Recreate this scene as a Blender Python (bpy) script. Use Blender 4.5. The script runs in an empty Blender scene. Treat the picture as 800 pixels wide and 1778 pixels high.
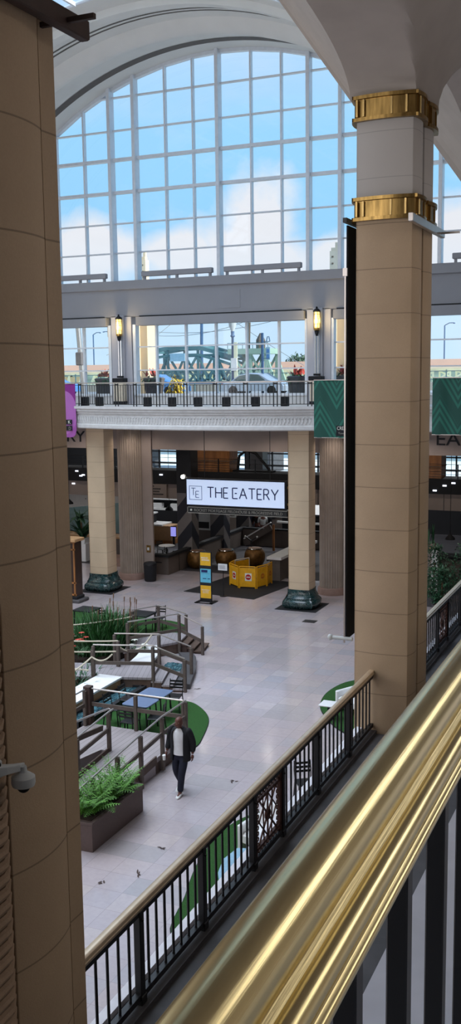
import bpy, math, random
from mathutils import Vector, Matrix
R=random.Random(7)
PI=math.pi
sc=bpy.context.scene
COL=sc.collection
# ------------------------------------------------------------------ camera model (metres, floor z=0, eye 9.4 m up on the top gallery)
EYE=Vector((0,0,9.4)); FPX=1744.645; TH=math.radians(7.91758); RO=math.radians(.736982); AZ=math.radians(-23.87461)
fw=Vector((math.sin(AZ)*math.cos(TH),math.cos(AZ)*math.cos(TH),-math.sin(TH)))
r0=Vector((math.cos(AZ),-math.sin(AZ),0)); d0=fw.cross(r0)
rt=math.cos(RO)*r0+math.sin(RO)*d0; dn=-math.sin(RO)*r0+math.cos(RO)*d0
cd=bpy.data.cameras.new('camera'); cam=bpy.data.objects.new('camera',cd); COL.objects.link(cam)
mw=Matrix.Identity(4)
for i in range(3): mw[i][0]=rt[i]; mw[i][1]=-dn[i]; mw[i][2]=-fw[i]; mw[i][3]=EYE[i]
cam.matrix_world=mw; cd.sensor_fit='VERTICAL'; cd.sensor_height=36; cd.lens=FPX/1778*36; cd.clip_start=.02; cd.clip_end=2000
sc.camera=cam
# ------------------------------------------------------------------ materials
def lin(c):
    o=[]
    for v in c:
        v/=255; o.append(v/12.92 if v<=.04045 else ((v+.055)/1.055)**2.4)
    return (*o,1)
class NT:
    def __init__(s,nt): s.nt=nt; s.n=nt.nodes; s.l=nt.links
    def new(s,t,**k):
        n=s.n.new(t)
        for a,b in k.items(): setattr(n,a,b)
        return n
    def val(s,sock,v):
        if hasattr(v,'is_output'): s.l.new(v,sock)
        else: sock.default_value=v
    def math(s,op,a,b=0,c=None):
        n=s.new('ShaderNodeMath',operation=op); s.val(n.inputs[0],a); s.val(n.inputs[1],b)
        if c is not None: s.val(n.inputs[2],c)
        return n.outputs[0]
    def mix(s,f,a,b,bt='MIX'):
        n=s.new('ShaderNodeMix',data_type='RGBA',blend_type=bt); s.val(n.inputs[0],f); s.val(n.inputs[6],a); s.val(n.inputs[7],b); return n.outputs[2]
    def noise(s,vec,scale,detail=3,rough=.5):
        n=s.new('ShaderNodeTexNoise'); s.l.new(vec,n.inputs['Vector']); n.inputs['Scale'].default_value=scale; n.inputs['Detail'].default_value=detail; n.inputs['Roughness'].default_value=rough; return n.outputs[0]
    def ramp(s,f,a,b,lo=0,hi=1):
        n=s.new('ShaderNodeMapRange'); s.val(n.inputs[0],f); n.inputs[1].default_value=a; n.inputs[2].default_value=b; n.inputs[3].default_value=lo; n.inputs[4].default_value=hi; return n.outputs[0]
    def pos(s): return s.new('ShaderNodeNewGeometry').outputs['Position']
    def obj(s): return s.new('ShaderNodeTexCoord').outputs['Object']
    def sep(s,v): n=s.new('ShaderNodeSeparateXYZ'); s.l.new(v,n.inputs[0]); return n.outputs
    def comb(s,x,y,z=0):
        n=s.new('ShaderNodeCombineXYZ'); s.val(n.inputs[0],x); s.val(n.inputs[1],y); s.val(n.inputs[2],z); return n.outputs[0]
MATS={}
def mat(name,rgb,rough=.6,metal=0,var=.12,scale=6,bump=0,bscale=40,emit=0,spec=.5,coat=0,stretch=None):
    if name in MATS: return MATS[name]
    m=bpy.data.materials.new(name); m.use_nodes=True; t=NT(m.node_tree); p=t.n['Principled BSDF']
    c=lin(rgb); v=t.obj()
    if stretch:
        mp=t.new('ShaderNodeMapping'); t.l.new(v,mp.inputs[0]); mp.inputs['Scale'].default_value=stretch; v=mp.outputs[0]
    n=t.noise(v,scale)
    f=t.ramp(n,.3,.7)
    a=tuple(x*(1-var) for x in c[:3])+(1,); b=tuple(min(1,x*(1+var)) for x in c[:3])+(1,)
    t.l.new(t.mix(f,a,b),p.inputs['Base Color'])
    p.inputs['Roughness'].default_value=rough; p.inputs['Metallic'].default_value=metal; p.inputs['Specular IOR Level'].default_value=spec; p.inputs['Coat Weight'].default_value=coat
    if bump:
        b_=t.new('ShaderNodeBump'); b_.inputs['Strength'].default_value=bump; b_.inputs['Distance'].default_value=.01
        t.l.new(t.noise(v,bscale,4),b_.inputs['Height']); t.l.new(b_.outputs[0],p.inputs['Normal'])
    if emit: p.inputs['Emission Color'].default_value=c; p.inputs['Emission Strength'].default_value=emit
    MATS[name]=m; return m
def stone(name,rgb,z0=8.93,pitch=.655,grey=None,flute=0):
    m=bpy.data.materials.new(name); m.use_nodes=True; t=NT(m.node_tree); p=t.n['Principled BSDF']
    P=t.pos(); x,y,z=t.sep(P)
    c=lin(rgb)
    f=t.ramp(t.noise(P,1.4,4),.3,.7); g=t.ramp(t.noise(P,55,2),.3,.7)
    base=t.mix(f,tuple(a*.92 for a in c[:3])+(1,),tuple(a*1.06 for a in c[:3])+(1,))
    base=t.mix(t.math('MULTIPLY',g,.13),base,tuple(a*.6 for a in c[:3])+(1,))
    row=t.math('DIVIDE',t.math('SUBTRACT',z,z0),pitch)
    fr=t.math('SUBTRACT',row,t.math('ROUND',row))
    j=t.math('LESS_THAN',t.math('ABSOLUTE',fr),.009)
    wn=t.new('ShaderNodeTexWhiteNoise',noise_dimensions='1D'); t.l.new(t.math('FLOOR',row),wn.inputs['W'])
    base=t.mix(t.math('MULTIPLY',wn.outputs[0],.10),base,tuple(a*.7 for a in c[:3])+(1,))
    col=t.mix(t.math('MULTIPLY',j,.6),base,tuple(a*.25 for a in c[:3])+(1,))
    if grey:
        g2=lin(grey); col=t.mix(t.math('GREATER_THAN',z,11.75),col,t.mix(t.math('MULTIPLY',j,.4),g2,tuple(a*.4 for a in g2[:3])+(1,)))
    t.l.new(col,p.inputs['Base Color']); p.inputs['Roughness'].default_value=.75
    b=t.new('ShaderNodeBump'); b.inputs['Strength'].default_value=.15; b.inputs['Distance'].default_value=.01
    t.l.new(t.noise(P,90,3),b.inputs['Height']); t.l.new(b.outputs[0],p.inputs['Normal'])
    MATS[name]=m; return m
def tiles():
    m=bpy.data.materials.new('floor_tiles'); m.use_nodes=True; t=NT(m.node_tree); p=t.n['Principled BSDF']
    P=t.pos(); x,y,z=t.sep(P)
    u=t.math('DIVIDE',t.math('ADD',x,8.86),.595); v=t.math('DIVIDE',t.math('SUBTRACT',y,14.92),.607)
    fu=t.math('FLOOR',u); fv=t.math('FLOOR',v)
    wn=t.new('ShaderNodeTexWhiteNoise',noise_dimensions='2D'); t.l.new(t.comb(fu,fv),wn.inputs['Vector'])
    wn2=t.new('ShaderNodeTexWhiteNoise',noise_dimensions='2D'); t.l.new(t.comb(t.math('FLOOR',t.math('DIVIDE',u,2)),fv),wn2.inputs['Vector'])
    big=t.noise(P,.16,2)
    r=t.new('ShaderNodeValToRGB'); t.l.new(wn.outputs[0],r.inputs[0]); e=r.color_ramp.elements
    e[0].position=0; e[0].color=lin((178,168,172)); e[1].position=1; e[1].color=lin((196,186,188))
    for pos,c in ((.3,(186,174,176)),(.5,(178,170,176)),(.7,(192,180,178)),(.85,(170,168,176))):
        q=e.new(pos); q.color=lin(c)
    base=t.mix(t.math('MULTIPLY',t.math('GREATER_THAN',wn2.outputs[0],.86),t.ramp(big,.4,.6,.2,.8)),r.outputs[0],lin((158,156,158)))
    base=t.mix(t.ramp(big,.35,.65,0,.35),base,lin((188,172,172)))
    ms=t.noise(P,9,5,.65); base=t.mix(t.ramp(ms,.35,.7,0,.22),base,lin((140,132,138)))
    eu=t.math('ABSOLUTE',t.math('SUBTRACT',t.math('FRACT',u),.5)); ev=t.math('ABSOLUTE',t.math('SUBTRACT',t.math('FRACT',v),.5))
    g=t.math('GREATER_THAN',t.math('MAXIMUM',eu,ev),.4935)
    # skip part of the joints, slabs are laid in broken runs
    base=t.mix(t.math('MULTIPLY',g,.42),base,lin((100,90,92)))
    t.l.new(base,p.inputs['Base Color'])
    t.l.new(t.ramp(t.noise(P,1.1,3),.3,.7,.14,.24),p.inputs['Roughness']); p.inputs['Specular IOR Level'].default_value=.8; p.inputs['Coat Weight'].default_value=.3; p.inputs['Coat Roughness'].default_value=.12
    return m
def chevron():
    m=bpy.data.materials.new('chevron_paint'); m.use_nodes=True; t=NT(m.node_tree); p=t.n['Principled BSDF']
    x,y,z=t.sep(t.obj())
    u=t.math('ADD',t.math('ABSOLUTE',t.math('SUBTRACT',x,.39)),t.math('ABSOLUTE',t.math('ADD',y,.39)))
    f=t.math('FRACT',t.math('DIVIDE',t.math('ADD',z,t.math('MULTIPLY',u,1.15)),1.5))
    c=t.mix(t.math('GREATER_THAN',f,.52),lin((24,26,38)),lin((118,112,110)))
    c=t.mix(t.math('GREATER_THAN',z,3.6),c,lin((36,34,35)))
    t.l.new(c,p.inputs['Base Color']); p.inputs['Roughness'].default_value=.5; return m
def decking(name,rgb,ang=0,w=.14):
    m=bpy.data.materials.new(name); m.use_nodes=True; t=NT(m.node_tree); p=t.n['Principled BSDF']
    P=t.pos(); x,y,z=t.sep(P)
    u=t.math('ADD',t.math('MULTIPLY',x,math.cos(ang)),t.math('MULTIPLY',y,math.sin(ang)))
    r=t.math('DIVIDE',u,w); f=t.math('FRACT',r)
    wn=t.new('ShaderNodeTexWhiteNoise',noise_dimensions='1D'); t.l.new(t.math('FLOOR',r),wn.inputs['W'])
    c=lin(rgb); b=t.mix(t.math('MULTIPLY',wn.outputs[0],.5),c,tuple(a*.72 for a in c[:3])+(1,))
    b=t.mix(t.math('LESS_THAN',f,.06),b,tuple(a*.3 for a in c[:3])+(1,))
    t.l.new(b,p.inputs['Base Color']); p.inputs['Roughness'].default_value=.55; MATS[name]=m; return m
def marble():
    m=bpy.data.materials.new('green_marble'); m.use_nodes=True; t=NT(m.node_tree); p=t.n['Principled BSDF']
    P=t.pos(); n=t.noise(P,3.2,8,.7); n2=t.noise(P,9,8,.75)
    v=t.math('ABSOLUTE',t.math('SUBTRACT',n2,.5))
    c=t.mix(t.ramp(n,.35,.65),lin((7,24,28)),lin((22,54,56)))
    c=t.mix(t.ramp(v,0,.012,.6,0),c,lin((150,178,170)))
    t.l.new(c,p.inputs['Base Color']); p.inputs['Roughness'].default_value=.16; return m
def banner_mat(name,a,b,kind):
    m=bpy.data.materials.new(name); m.use_nodes=True; t=NT(m.node_tree); p=t.n['Principled BSDF']
    x,y,z=t.sep(t.obj())
    if kind=='chevron':
        tri=t.math('ABSOLUTE',t.math('SUBTRACT',t.math('FRACT',t.math('DIVIDE',x,1.3)),.5))
        f=t.math('FRACT',t.math('DIVIDE',t.math('ADD',z,t.math('MULTIPLY',tri,2.2)),.30))
        lv=t.math('FRACT',t.math('DIVIDE',t.math('ADD',z,t.math('MULTIPLY',tri,2.2)),1.55))
        s=t.math('MULTIPLY',t.math('LESS_THAN',f,.5),t.math('LESS_THAN',lv,.62))
    else:
        # pale arch on the banner
        d=t.math('ADD',t.math('POWER',t.math('DIVIDE',x,.75),2),t.math('POWER',t.math('DIVIDE',t.math('ADD',z,1.2),.95),2))
        s=t.math('LESS_THAN',d,1)
        s=t.math('MAXIMUM',s,t.math('MULTIPLY',t.math('LESS_THAN',z,-1.25),.6))
    c=t.mix(s,lin(a),lin(b))
    t.l.new(c,p.inputs['Base Color']); p.inputs['Roughness'].default_value=.6; return m
def glass(name,tint=(225,238,245),refl=.06):
    m=bpy.data.materials.new(name); m.use_nodes=True; t=NT(m.node_tree); t.n.clear()
    o=t.new('ShaderNodeOutputMaterial'); tr=t.new('ShaderNodeBsdfTransparent'); gl=t.new('ShaderNodeBsdfGlossy')
    tr.inputs[0].default_value=lin(tint); gl.inputs['Roughness'].default_value=.03
    nz=t.ramp(t.noise(t.pos(),.5,2),.3,.7,refl*.7,refl*1.2)
    mx=t.new('ShaderNodeMixShader'); t.l.new(nz,mx.inputs[0]); t.l.new(tr.outputs[0],mx.inputs[1]); t.l.new(gl.outputs[0],mx.inputs[2]); t.l.new(mx.outputs[0],o.inputs[0]); return m
def water_mat():
    m=bpy.data.materials.new('rippled_water'); m.use_nodes=True; t=NT(m.node_tree); p=t.n['Principled BSDF']
    P=t.pos(); n=t.noise(P,5,4,.6); w=t.new('ShaderNodeTexWave'); t.l.new(P,w.inputs[0]); w.inputs['Scale'].default_value=2.2; w.inputs['Distortion'].default_value=9; w.inputs['Detail'].default_value=3
    t.l.new(t.mix(t.ramp(n,.35,.65),lin((30,70,84)),lin((96,140,150))),p.inputs['Base Color'])
    p.inputs['Roughness'].default_value=.07; p.inputs['Specular IOR Level'].default_value=.9
    b=t.new('ShaderNodeBump'); b.inputs['Strength'].default_value=1; b.inputs['Distance'].default_value=.09
    t.l.new(w.outputs[1],b.inputs['Height']); t.l.new(b.outputs[0],p.inputs['Normal']); return m
M_beige=stone('limestone_cladding',(202,178,148),grey=None)
M_pier=stone('pier_limestone',(190,164,134),grey=(190,184,178))
M_ribs=mat('ribbed_limestone',(158,132,108),.8,var=.1,bump=.3,bscale=60)
M_flute=mat('fluted_limestone',(160,145,132),.8,var=.1,scale=2)
M_floor=tiles(); M_marble=marble(); M_chev=chevron()
M_vault=mat('vault_plaster',(226,226,222),.8,var=.03,scale=1)
M_plast=mat('aisle_plaster',(170,160,150),.85,var=.05,scale=2,bump=.08)
M_grey=mat('spandrel_paint',(152,152,157),.6,var=.03,scale=1)
M_pil=mat('pilaster_paint',(186,186,194),.6,var=.03,scale=1)
M_corn=mat('balcony_plaster',(210,208,206),.7,var=.06,scale=5,bump=.4,bscale=14)
M_frame=mat('white_aluminium',(226,230,236),.35,metal=.1,var=.04)
M_dark=mat('dark_groove',(28,28,30),.7)
M_black=mat('black_iron',(14,14,17),.42,var=.2,scale=12)
M_blackm=mat('matt_black',(16,17,22),.75)
M_bfab=mat('black_banner_fabric',(10,11,16),.9,var=.25,scale=.8)
M_brass=mat('polished_brass',(214,198,150),.25,metal=1,var=.08,scale=3,stretch=(14,.25,14),bump=.035,bscale=22)
M_brass2=mat('aged_brass',(158,128,76),.3,metal=1,var=.35,scale=7,stretch=(3,3,.4))
M_bstrip=mat('brass_strip',(190,160,104),.35,metal=1,var=.2,scale=4)
M_cap=mat('brass_cap_rail',(222,200,172),.3,metal=.65,var=.08)
M_tau=mat('taupe_wall',(150,136,128),.75,var=.05,scale=2)
M_taud=mat('dark_taupe_wall',(98,88,82),.75,var=.08,scale=2)
M_slate=mat('gallery_floor',(70,68,70),.6,var=.25,scale=3)
M_ledge=mat('slab_edge_paint',(236,236,244),.8,var=.05,scale=8)
M_white=mat('white_laminate',(232,232,232),.4,var=.03)
M_whitep=mat('white_plastic',(196,200,200),.4,var=.05)
M_wood=mat('brown_wood',(120,90,66),.55,var=.25,scale=5,stretch=(1,1,6))
M_wood2=mat('orange_wood',(150,98,52),.45,var=.3,scale=6,stretch=(1,1,.2))
M_tan=mat('tan_laminate',(178,138,96),.5,var=.08)
M_deck=decking('composite_decking',(156,146,146),ang=0.0,w=.14)
M_deck2=decking('composite_decking_b',(152,145,148),ang=.35,w=.14)
M_deckf=mat('deck_fascia',(86,68,58),.7,var=.2)
M_post=mat('weathered_post',(88,77,70),.7,var=.15,scale=9)
M_postd=mat('dark_timber_post',(66,48,42),.7,var=.15,scale=9)
M_rail=mat('brushed_steel',(190,182,176),.32,metal=.8,var=.06)
M_rope=mat('cream_rope',(196,186,166),.9,var=.15,scale=60)
M_turf=mat('artificial_turf',(30,76,18),.95,var=.35,scale=40,bump=.6,bscale=200)
M_soil=mat('soil',(46,34,26),.95,var=.3,scale=20)
M_fern=mat('fern_green',(74,122,34),.6,var=.55,scale=7)
M_reed=mat('reed_green',(38,84,34),.6,var=.4,scale=4)
M_leaf=mat('dark_leaf',(44,84,56),.5,var=.5,scale=5)
M_lily=mat('leaf_green',(70,110,70),.5,var=.3)
M_red=mat('red_petal',(190,70,56),.6,var=.25,scale=20)
M_wpet=mat('white_petal',(226,226,214),.6)
M_tbl=mat('blue_grey_table_top',(100,118,148),.35,var=.12,scale=4,stretch=(1,12,1))
M_gold=mat('hammered_gold',(112,78,36),.4,metal=.6,var=.3,scale=8)
M_yel=mat('safety_yellow',(226,162,10),.5,var=.1)
M_yel2=mat('poster_yellow',(222,170,36),.5,var=.06)
M_blue=mat('poster_blue',(96,180,206),.5,var=.06)
M_stop=mat('sign_red',(190,30,30),.5)
M_navy=mat('sign_navy',(20,36,92),.5,emit=.0)
M_lit=mat('lit_sign_face',(196,212,240),.5,var=.02,emit=.62)
M_stripp=mat('street_plate',(26,26,26),.5)
M_strpt=mat('plate_lettering',(150,146,136),.6)
M_lamp=mat('amber_lamp_glass',(255,226,140),.4,var=.02,emit=1.5)
M_bulb=mat('spotlight_face',(255,255,240),.4,emit=14)
M_down=mat('downlight_face',(235,240,255),.4,emit=1.6)
M_screen=mat('lit_screen',(150,150,235),.4,emit=.9)
M_skin=mat('dark_skin',(92,52,42),.55,var=.08)
M_jack=mat('black_jacket',(14,14,20),.85,var=.3,scale=15)
M_jean=mat('dark_jeans',(20,22,42),.85,var=.25,scale=25)
M_shirt=mat('white_tee',(218,218,222),.8,var=.05,scale=12)
M_shoe=mat('white_shoe',(224,224,222),.6)
M_eye=mat('eye_white',(210,200,190),.3)
M_green=banner_mat('green_banner',(6,74,62),(28,106,88),'chevron')
M_purp=banner_mat('purple_banner',(132,30,128),(176,104,178),'arch')
M_glass=glass('window_glass',refl=.035)
M_water=water_mat()
M_conc=mat('pale_concrete',(186,176,160),.85,var=.06,scale=.5)  # one even concrete colour
M_road=mat('asphalt',(150,150,152),.9,var=.08,scale=.4)
M_buff=mat('buff_stone',(232,206,172),.85,var=.06,scale=1)
M_bufd=mat('buff_window',(96,84,72),.6)
M_deckp=mat('bridge_parapet',(242,188,160),.8,var=.06,scale=.2)
M_truss=mat('cream_truss_paint',(236,234,200),.7,var=.15,scale=.4)
M_teal=mat('bridge_green',(70,112,118),.6,var=.3,scale=.3)
M_mint=mat('bridge_mint',(150,174,156),.6,var=.2,scale=.3)
M_urn=mat('urn_grey',(112,104,102),.8,var=.12,scale=4)
M_lblue=mat('light_blue_paint',(140,178,200),.4,var=.1)
M_far=mat('river_bank',(240,244,232),.95,var=.25,scale=.05)
M_tree=mat('far_tree',(98,118,96),.95,var=.3,scale=.4)
M_lpost=mat('lamp_post_blue',(52,88,126),.5,var=.1)
M_carw=mat('silver_car_paint',(178,188,200),.25,metal=.4,var=.05)
M_carb=mat('blue_car_paint',(92,146,206),.25,metal=.3,var=.06)
M_card=mat('dark_car_paint',(70,70,82),.25,metal=.3,var=.06)
M_cgl=mat('car_glass',(70,86,84),.08,spec=.9)
M_tyre=mat('tyre_rubber',(22,22,22),.9)
M_cream=mat('cream_panel',(214,200,178),.6)
M_chrome=mat('chrome',(205,205,205),.12,metal=1,var=.05)
M_base=mat('rosy_stone',(150,122,110),.6,var=.1)
M_yplant=mat('golden_foliage',(206,176,60),.7,var=.3,scale=6)
M_teald=mat('pale_teal_panel',(158,190,190),.5,var=.08)
# ------------------------------------------------------------------ mesh building
class B:
    def __init__(s): s.v=[]; s.f=[]
    def add(s,v,f):
        o=len(s.v); s.v+= [tuple(p) for p in v]; s.f+=[tuple(i+o for i in q) for q in f]; return s
    def box(s,x0,x1,y0,y1,z0,z1):
        return s.add([(x0,y0,z0),(x1,y0,z0),(x1,y1,z0),(x0,y1,z0),(x0,y0,z1),(x1,y0,z1),(x1,y1,z1),(x0,y1,z1)],[(0,3,2,1),(4,5,6,7),(0,1,5,4),(1,2,6,5),(2,3,7,6),(3,0,4,7)])
    def rbox(s,x0,x1,y0,y1,z0,z1,c=.02):   # chamfered box
        P=lambda i:[(x0+c+i,y0+i),(x1-c-i,y0+i),(x1-i,y0+c+i),(x1-i,y1-c-i),(x1-c-i,y1-i),(x0+c+i,y1-i),(x0+i,y1-c-i),(x0+i,y0+c+i)]
        return s.loft([(z0,P(c)),(z0+c,P(0)),(z1-c,P(0)),(z1,P(c))])
    def obox(s,c,u,su,sv,z0,z1):
        ux,uy=u; l=math.hypot(ux,uy); ux/=l; uy/=l; vx,vy=-uy,ux
        P=[(c[0]+a*ux*su/2+b*vx*sv/2,c[1]+a*uy*su/2+b*vy*sv/2) for a,b in ((-1,-1),(1,-1),(1,1),(-1,1))]
        return s.prism(P,z0,z1)
    def prism(s,P,z0,z1):
        n=len(P); return s.add([(x,y,z0) for x,y in P]+[(x,y,z1) for x,y in P],[tuple(range(n-1,-1,-1)),tuple(range(n,2*n))]+[(i,(i+1)%n,n+(i+1)%n,n+i) for i in range(n)])
    def loft(s,L,cap=True):
        n=len(L[0][1]); v=[]; f=[]
        for z,P in L: v+=[(p[0],p[1],z) for p in P]
        for k in range(len(L)-1):
            for i in range(n): f.append((k*n+i,k*n+(i+1)%n,(k+1)*n+(i+1)%n,(k+1)*n+i))
        if cap: f+= [tuple(range(n-1,-1,-1)),tuple(range((len(L)-1)*n,len(L)*n))]
        return s.add(v,f)
    def rings(s,Rg,closed=False,cap=True):
        n=len(Rg[0]); v=[p for r in Rg for p in r]; f=[]; m=len(Rg)
        for k in range(m if closed else m-1):
            a=k*n; b=((k+1)%m)*n
            for i in range(n): f.append((a+i,a+(i+1)%n,b+(i+1)%n,b+i))
        if cap and not closed: f+=[tuple(range(n-1,-1,-1)),tuple(range((m-1)*n,m*n))]
        return s.add(v,f)
    def bar(s,p,q,w,h=None,up=(0,0,1)):
        p=Vector(p); q=Vector(q); h=h or w; d=(q-p).normalized(); up=Vector(up)
        if abs(d.dot(up))>.98: up=Vector((0,1,0)) if abs(d.y)<.9 else Vector((1,0,0))
        a=d.cross(up).normalized()*w/2; b=a.cross(d).normalized()*h/2
        return s.rings([[e-a-b,e+a-b,e+a+b,e-a+b] for e in (p,q)])
    def tube(s,pts,r,n=8,closed=False):
        pts=[Vector(p) for p in pts]; Rg=[]; m=len(pts)
        rr=r if isinstance(r,(list,tuple)) else [r]*m
        a=None
        for i,p in enumerate(pts):
            d=(pts[(i+1)%m]-pts[i-1]) if closed else (pts[min(i+1,m-1)]-pts[max(i-1,0)])
            d.normalize()
            if a is None:
                up=Vector((0,0,1)) if abs(d.z)<.95 else Vector((1,0,0)); a=d.cross(up).normalized()
            else:
                a=(a-d*a.dot(d)).normalized()
            b=d.cross(a)
            Rg.append([p+(a*math.cos(t)+b*math.sin(t))*rr[i] for t in (2*PI*k/n for k in range(n))])
        return s.rings(Rg,closed)
    def lathe(s,prof,cx,cy,n=24,sx=1,sy=1):
        return s.loft([(z,[(cx+r*sx*math.cos(2*PI*k/n),cy+r*sy*math.sin(2*PI*k/n)) for k in range(n)]) for r,z in prof])
    def ball(s,c,r,n=12,sx=1,sy=1,sz=1):
        m=max(6,n//2); return s.loft([(c[2]+r*sz*-math.cos(PI*k/m),[(c[0]+max(.001,math.sin(PI*k/m))*r*sx*math.cos(2*PI*i/n),c[1]+max(.001,math.sin(PI*k/m))*r*sy*math.sin(2*PI*i/n)) for i in range(n)]) for k in range(m+1)])
    def sweep(s,path,prof):   # path [(pos(x,y), outward normal(x,y))], prof [(out,z)]
        return s.rings([[(p[0]+n[0]*o,p[1]+n[1]*o,z) for o,z in prof] for p,n in path])
    def blade(s,p,d,length,w,droop=.5,seg=5,cup=0):
        p=Vector(p); d=Vector(d).normalized(); side=d.cross(Vector((0,0,1)))
        if side.length<.05: side=Vector((1,0,0))
        side.normalize(); v=[];f=[]
        for i in range(seg+1):
            t=i/seg; ww=w*(math.sin(PI*min(1,t*.85+.12))**.8)*.5
            v+= [p-side*ww,p+side*ww]
            d=(d+Vector((0,0,-droop/seg))).normalized(); p=p+d*length/seg
        for i in range(seg): f.append((2*i,2*i+1,2*i+3,2*i+2))
        return s.add(v,f)
    def build(s,name,m,parent=None,smooth=False,bev=0,sub=0):
        me=bpy.data.meshes.new(name); o=bpy.data.objects.new(name,me); COL.objects.link(o)
        org=Vector((0,0,0))
        if parent is not None:
            o.parent=parent; q=parent
            while q is not None: org+=Vector(q.location); q=q.parent
        me.from_pydata([(x-org.x,y-org.y,z-org.z) for x,y,z in s.v],[],s.f); me.update()
        if m: me.materials.append(m)
        if smooth:
            me.polygons.foreach_set('use_smooth',[True]*len(me.polygons))
            try: me.set_sharp_from_angle(angle=math.radians(40))
            except Exception: pass
        if bev:
            b=o.modifiers.new('bevel','BEVEL'); b.width=bev; b.segments=2; b.limit_method='ANGLE'
        if sub:
            b=o.modifiers.new('sub','SUBSURF'); b.levels=sub; b.render_levels=sub
        return o
def tag(o,label,cat,group=None,kind=None):
    o['label']=label; o['category']=cat
    if group: o['group']=group
    o['kind']=kind or 'thing'
    return o
def thing(name,label,cat,loc=(0,0,0),group=None):
    o=bpy.data.objects.new(name,None); COL.objects.link(o); o.location=loc; o.empty_display_size=.1
    return tag(o,label,cat,group)
def struct(o,label=None,cat=None):
    o['kind']='structure'
    if label: o['label']=label; o['category']=cat or 'structure'
    return o
def copy_tree(o,parent=None):
    c=o.copy(); COL.objects.link(c)
    if parent is not None: c.parent=parent
    for ch in list(o.children): copy_tree(ch,c)
    return c
def dup(root,loc,label,group=None,rz=0):
    c=copy_tree(root); c.location=loc; c.rotation_euler=(0,0,rz); c['label']=label
    if group: c['group']=group
    return c
def text(name,body,m,parent,origin,right,up,width=None,height=None,ext=.01,font_space=1.0):
    cu=bpy.data.curves.new(name,'FONT'); cu.body=body; cu.size=1; cu.space_character=font_space; cu.resolution_u=3
    o=bpy.data.objects.new(name,cu); COL.objects.link(o)
    dg=bpy.context.evaluated_depsgraph_get(); me=bpy.data.meshes.new_from_object(o.evaluated_get(dg))
    bpy.data.objects.remove(o); bpy.data.curves.remove(cu)
    xs=[v.co.x for v in me.vertices]; ys=[v.co.y for v in me.vertices]
    x0,x1,y0,y1=min(xs),max(xs),min(ys),max(ys)
    sx=width/(x1-x0) if width else height/(y1-y0); sy=height/(y1-y0) if height else sx
    right=Vector(right).normalized(); up=Vector(up).normalized(); nrm=right.cross(up); O=Vector(origin)
    b=B(); nv=len(me.vertices)
    P=[O+right*((v.co.x-x0)*sx)+up*((v.co.y-y0)*sy) for v in me.vertices]
    f=[tuple(p.vertices) for p in me.polygons]
    b.add([p+nrm*ext for p in P],f)
    edges={}
    for q in f:
        for i in range(len(q)):
            e=(q[i],q[(i+1)%len(q)]); edges[e]=1
    side=[(a,c) for a,c in edges if (c,a) not in edges]
    b.add([p for p in P]+[p+nrm*ext for p in P],[(a,c,c+nv,a+nv) for a,c in side])
    bpy.data.meshes.remove(me)
    return b.build(name,m,parent)
def colpoly(cx,cy,hx,hy,bow=.05,ch=.05,n=8,notch=True):
    P=[]
    for dx,dy in ((0,-1),(1,0),(0,1),(-1,0)):
        h=hy if dx==0 else hx; l=(hx if dx==0 else hy)-ch
        ax,ay=-dy,dx
        for k in range(n+1):
            t=-1+2*k/n; o=h-bow+bow*(1-t*t)
            P.append((cx+dx*o+ax*t*l,cy+dy*o+ay*t*l))
        if not notch: continue
        # small return between the bowed faces: a square strip set into the corner
        P.append((cx+(dx+ax)*0+dx*(h-bow-.012)+ax*(l+.004),cy+dy*(h-bow-.012)+ay*(l+.004)))
        P.append((cx+dx*(h-bow-.012)+ax*(l+ch*.5),cy+dy*(h-bow-.012)+ay*(l+ch*.5)))
    return P
# ================================================================== SETTING
XC=-18.1; ZC=8.96; RV=13.66
b=B().box(-40,9,-8,57,-.3,0); struct(b.build('floor',M_floor))
# gallery the camera stands on (level 3) and the one below (level 2)
b=B().box(-.62,9,-8,30,7.55,7.93); struct(b.build('floor_upper_gallery',M_ledge))
b=B().box(-4.36,9,-8,37,3.3,3.7); struct(b.build('floor_lower_gallery',M_slate))
b=B().box(-4.46,-4.36,-8,37,3.05,3.76); struct(b.build('trim_1',M_ledge))
b=B().box(8.8,9.0,-8,41,0,24); struct(b.build('wall_right',M_plast))
b=B().box(-40,9,-8.2,-8,0,24); struct(b.build('wall_rear',M_plast))
b=B().box(-40.2,-40,-8,58,0,24); struct(b.build('wall_left',M_plast))
# ---- barrel vault with ribs, joints and a strip of rooflights
def vault(prof,a0,a1,n,name,m):
    b=B(); 
    v=[];f=[]
    for k in range(n+1):
        a=a0+(a1-a0)*k/n
        for y,r in prof: v.append((XC+r*math.cos(a),y,ZC+r*math.sin(a)))
    w=len(prof)
    for k in range(n):
        for i in range(w-1): f.append((k*w+i,k*w+i+1,(k+1)*w+i+1,(k+1)*w+i))
    return b.add(v,f).build(name,m,None,True)
prof=[(40.3,RV),(38.92,RV),(38.9,RV+.22),(38.62,RV+.22),(38.6,RV),(37.35,RV)]
prof+=[(37.3,RV+.1),(37.22,RV+.1),(37.2,RV)]
for k in range(9):
    t=k/8; prof.append((37.15-1.2*t,RV-.46*math.sin(PI*t)**.8))
prof+=[(35.9,RV),(35.28,RV),(35.27,RV+.05),(35.19,RV+.05),(35.18,RV),(35.02,RV),(35.01,RV+.05),(34.93,RV+.05),(34.92,RV),(34.3,RV),(34.28,RV-.2),(33.9,RV-.26),(33.7,RV-.26),(33.68,RV),(32.6,RV)]
struct(vault(prof,0.22,PI,72,'ceiling',M_vault))
M_band=mat('recessed_band',(96,90,86),.7,var=.05)
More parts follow.
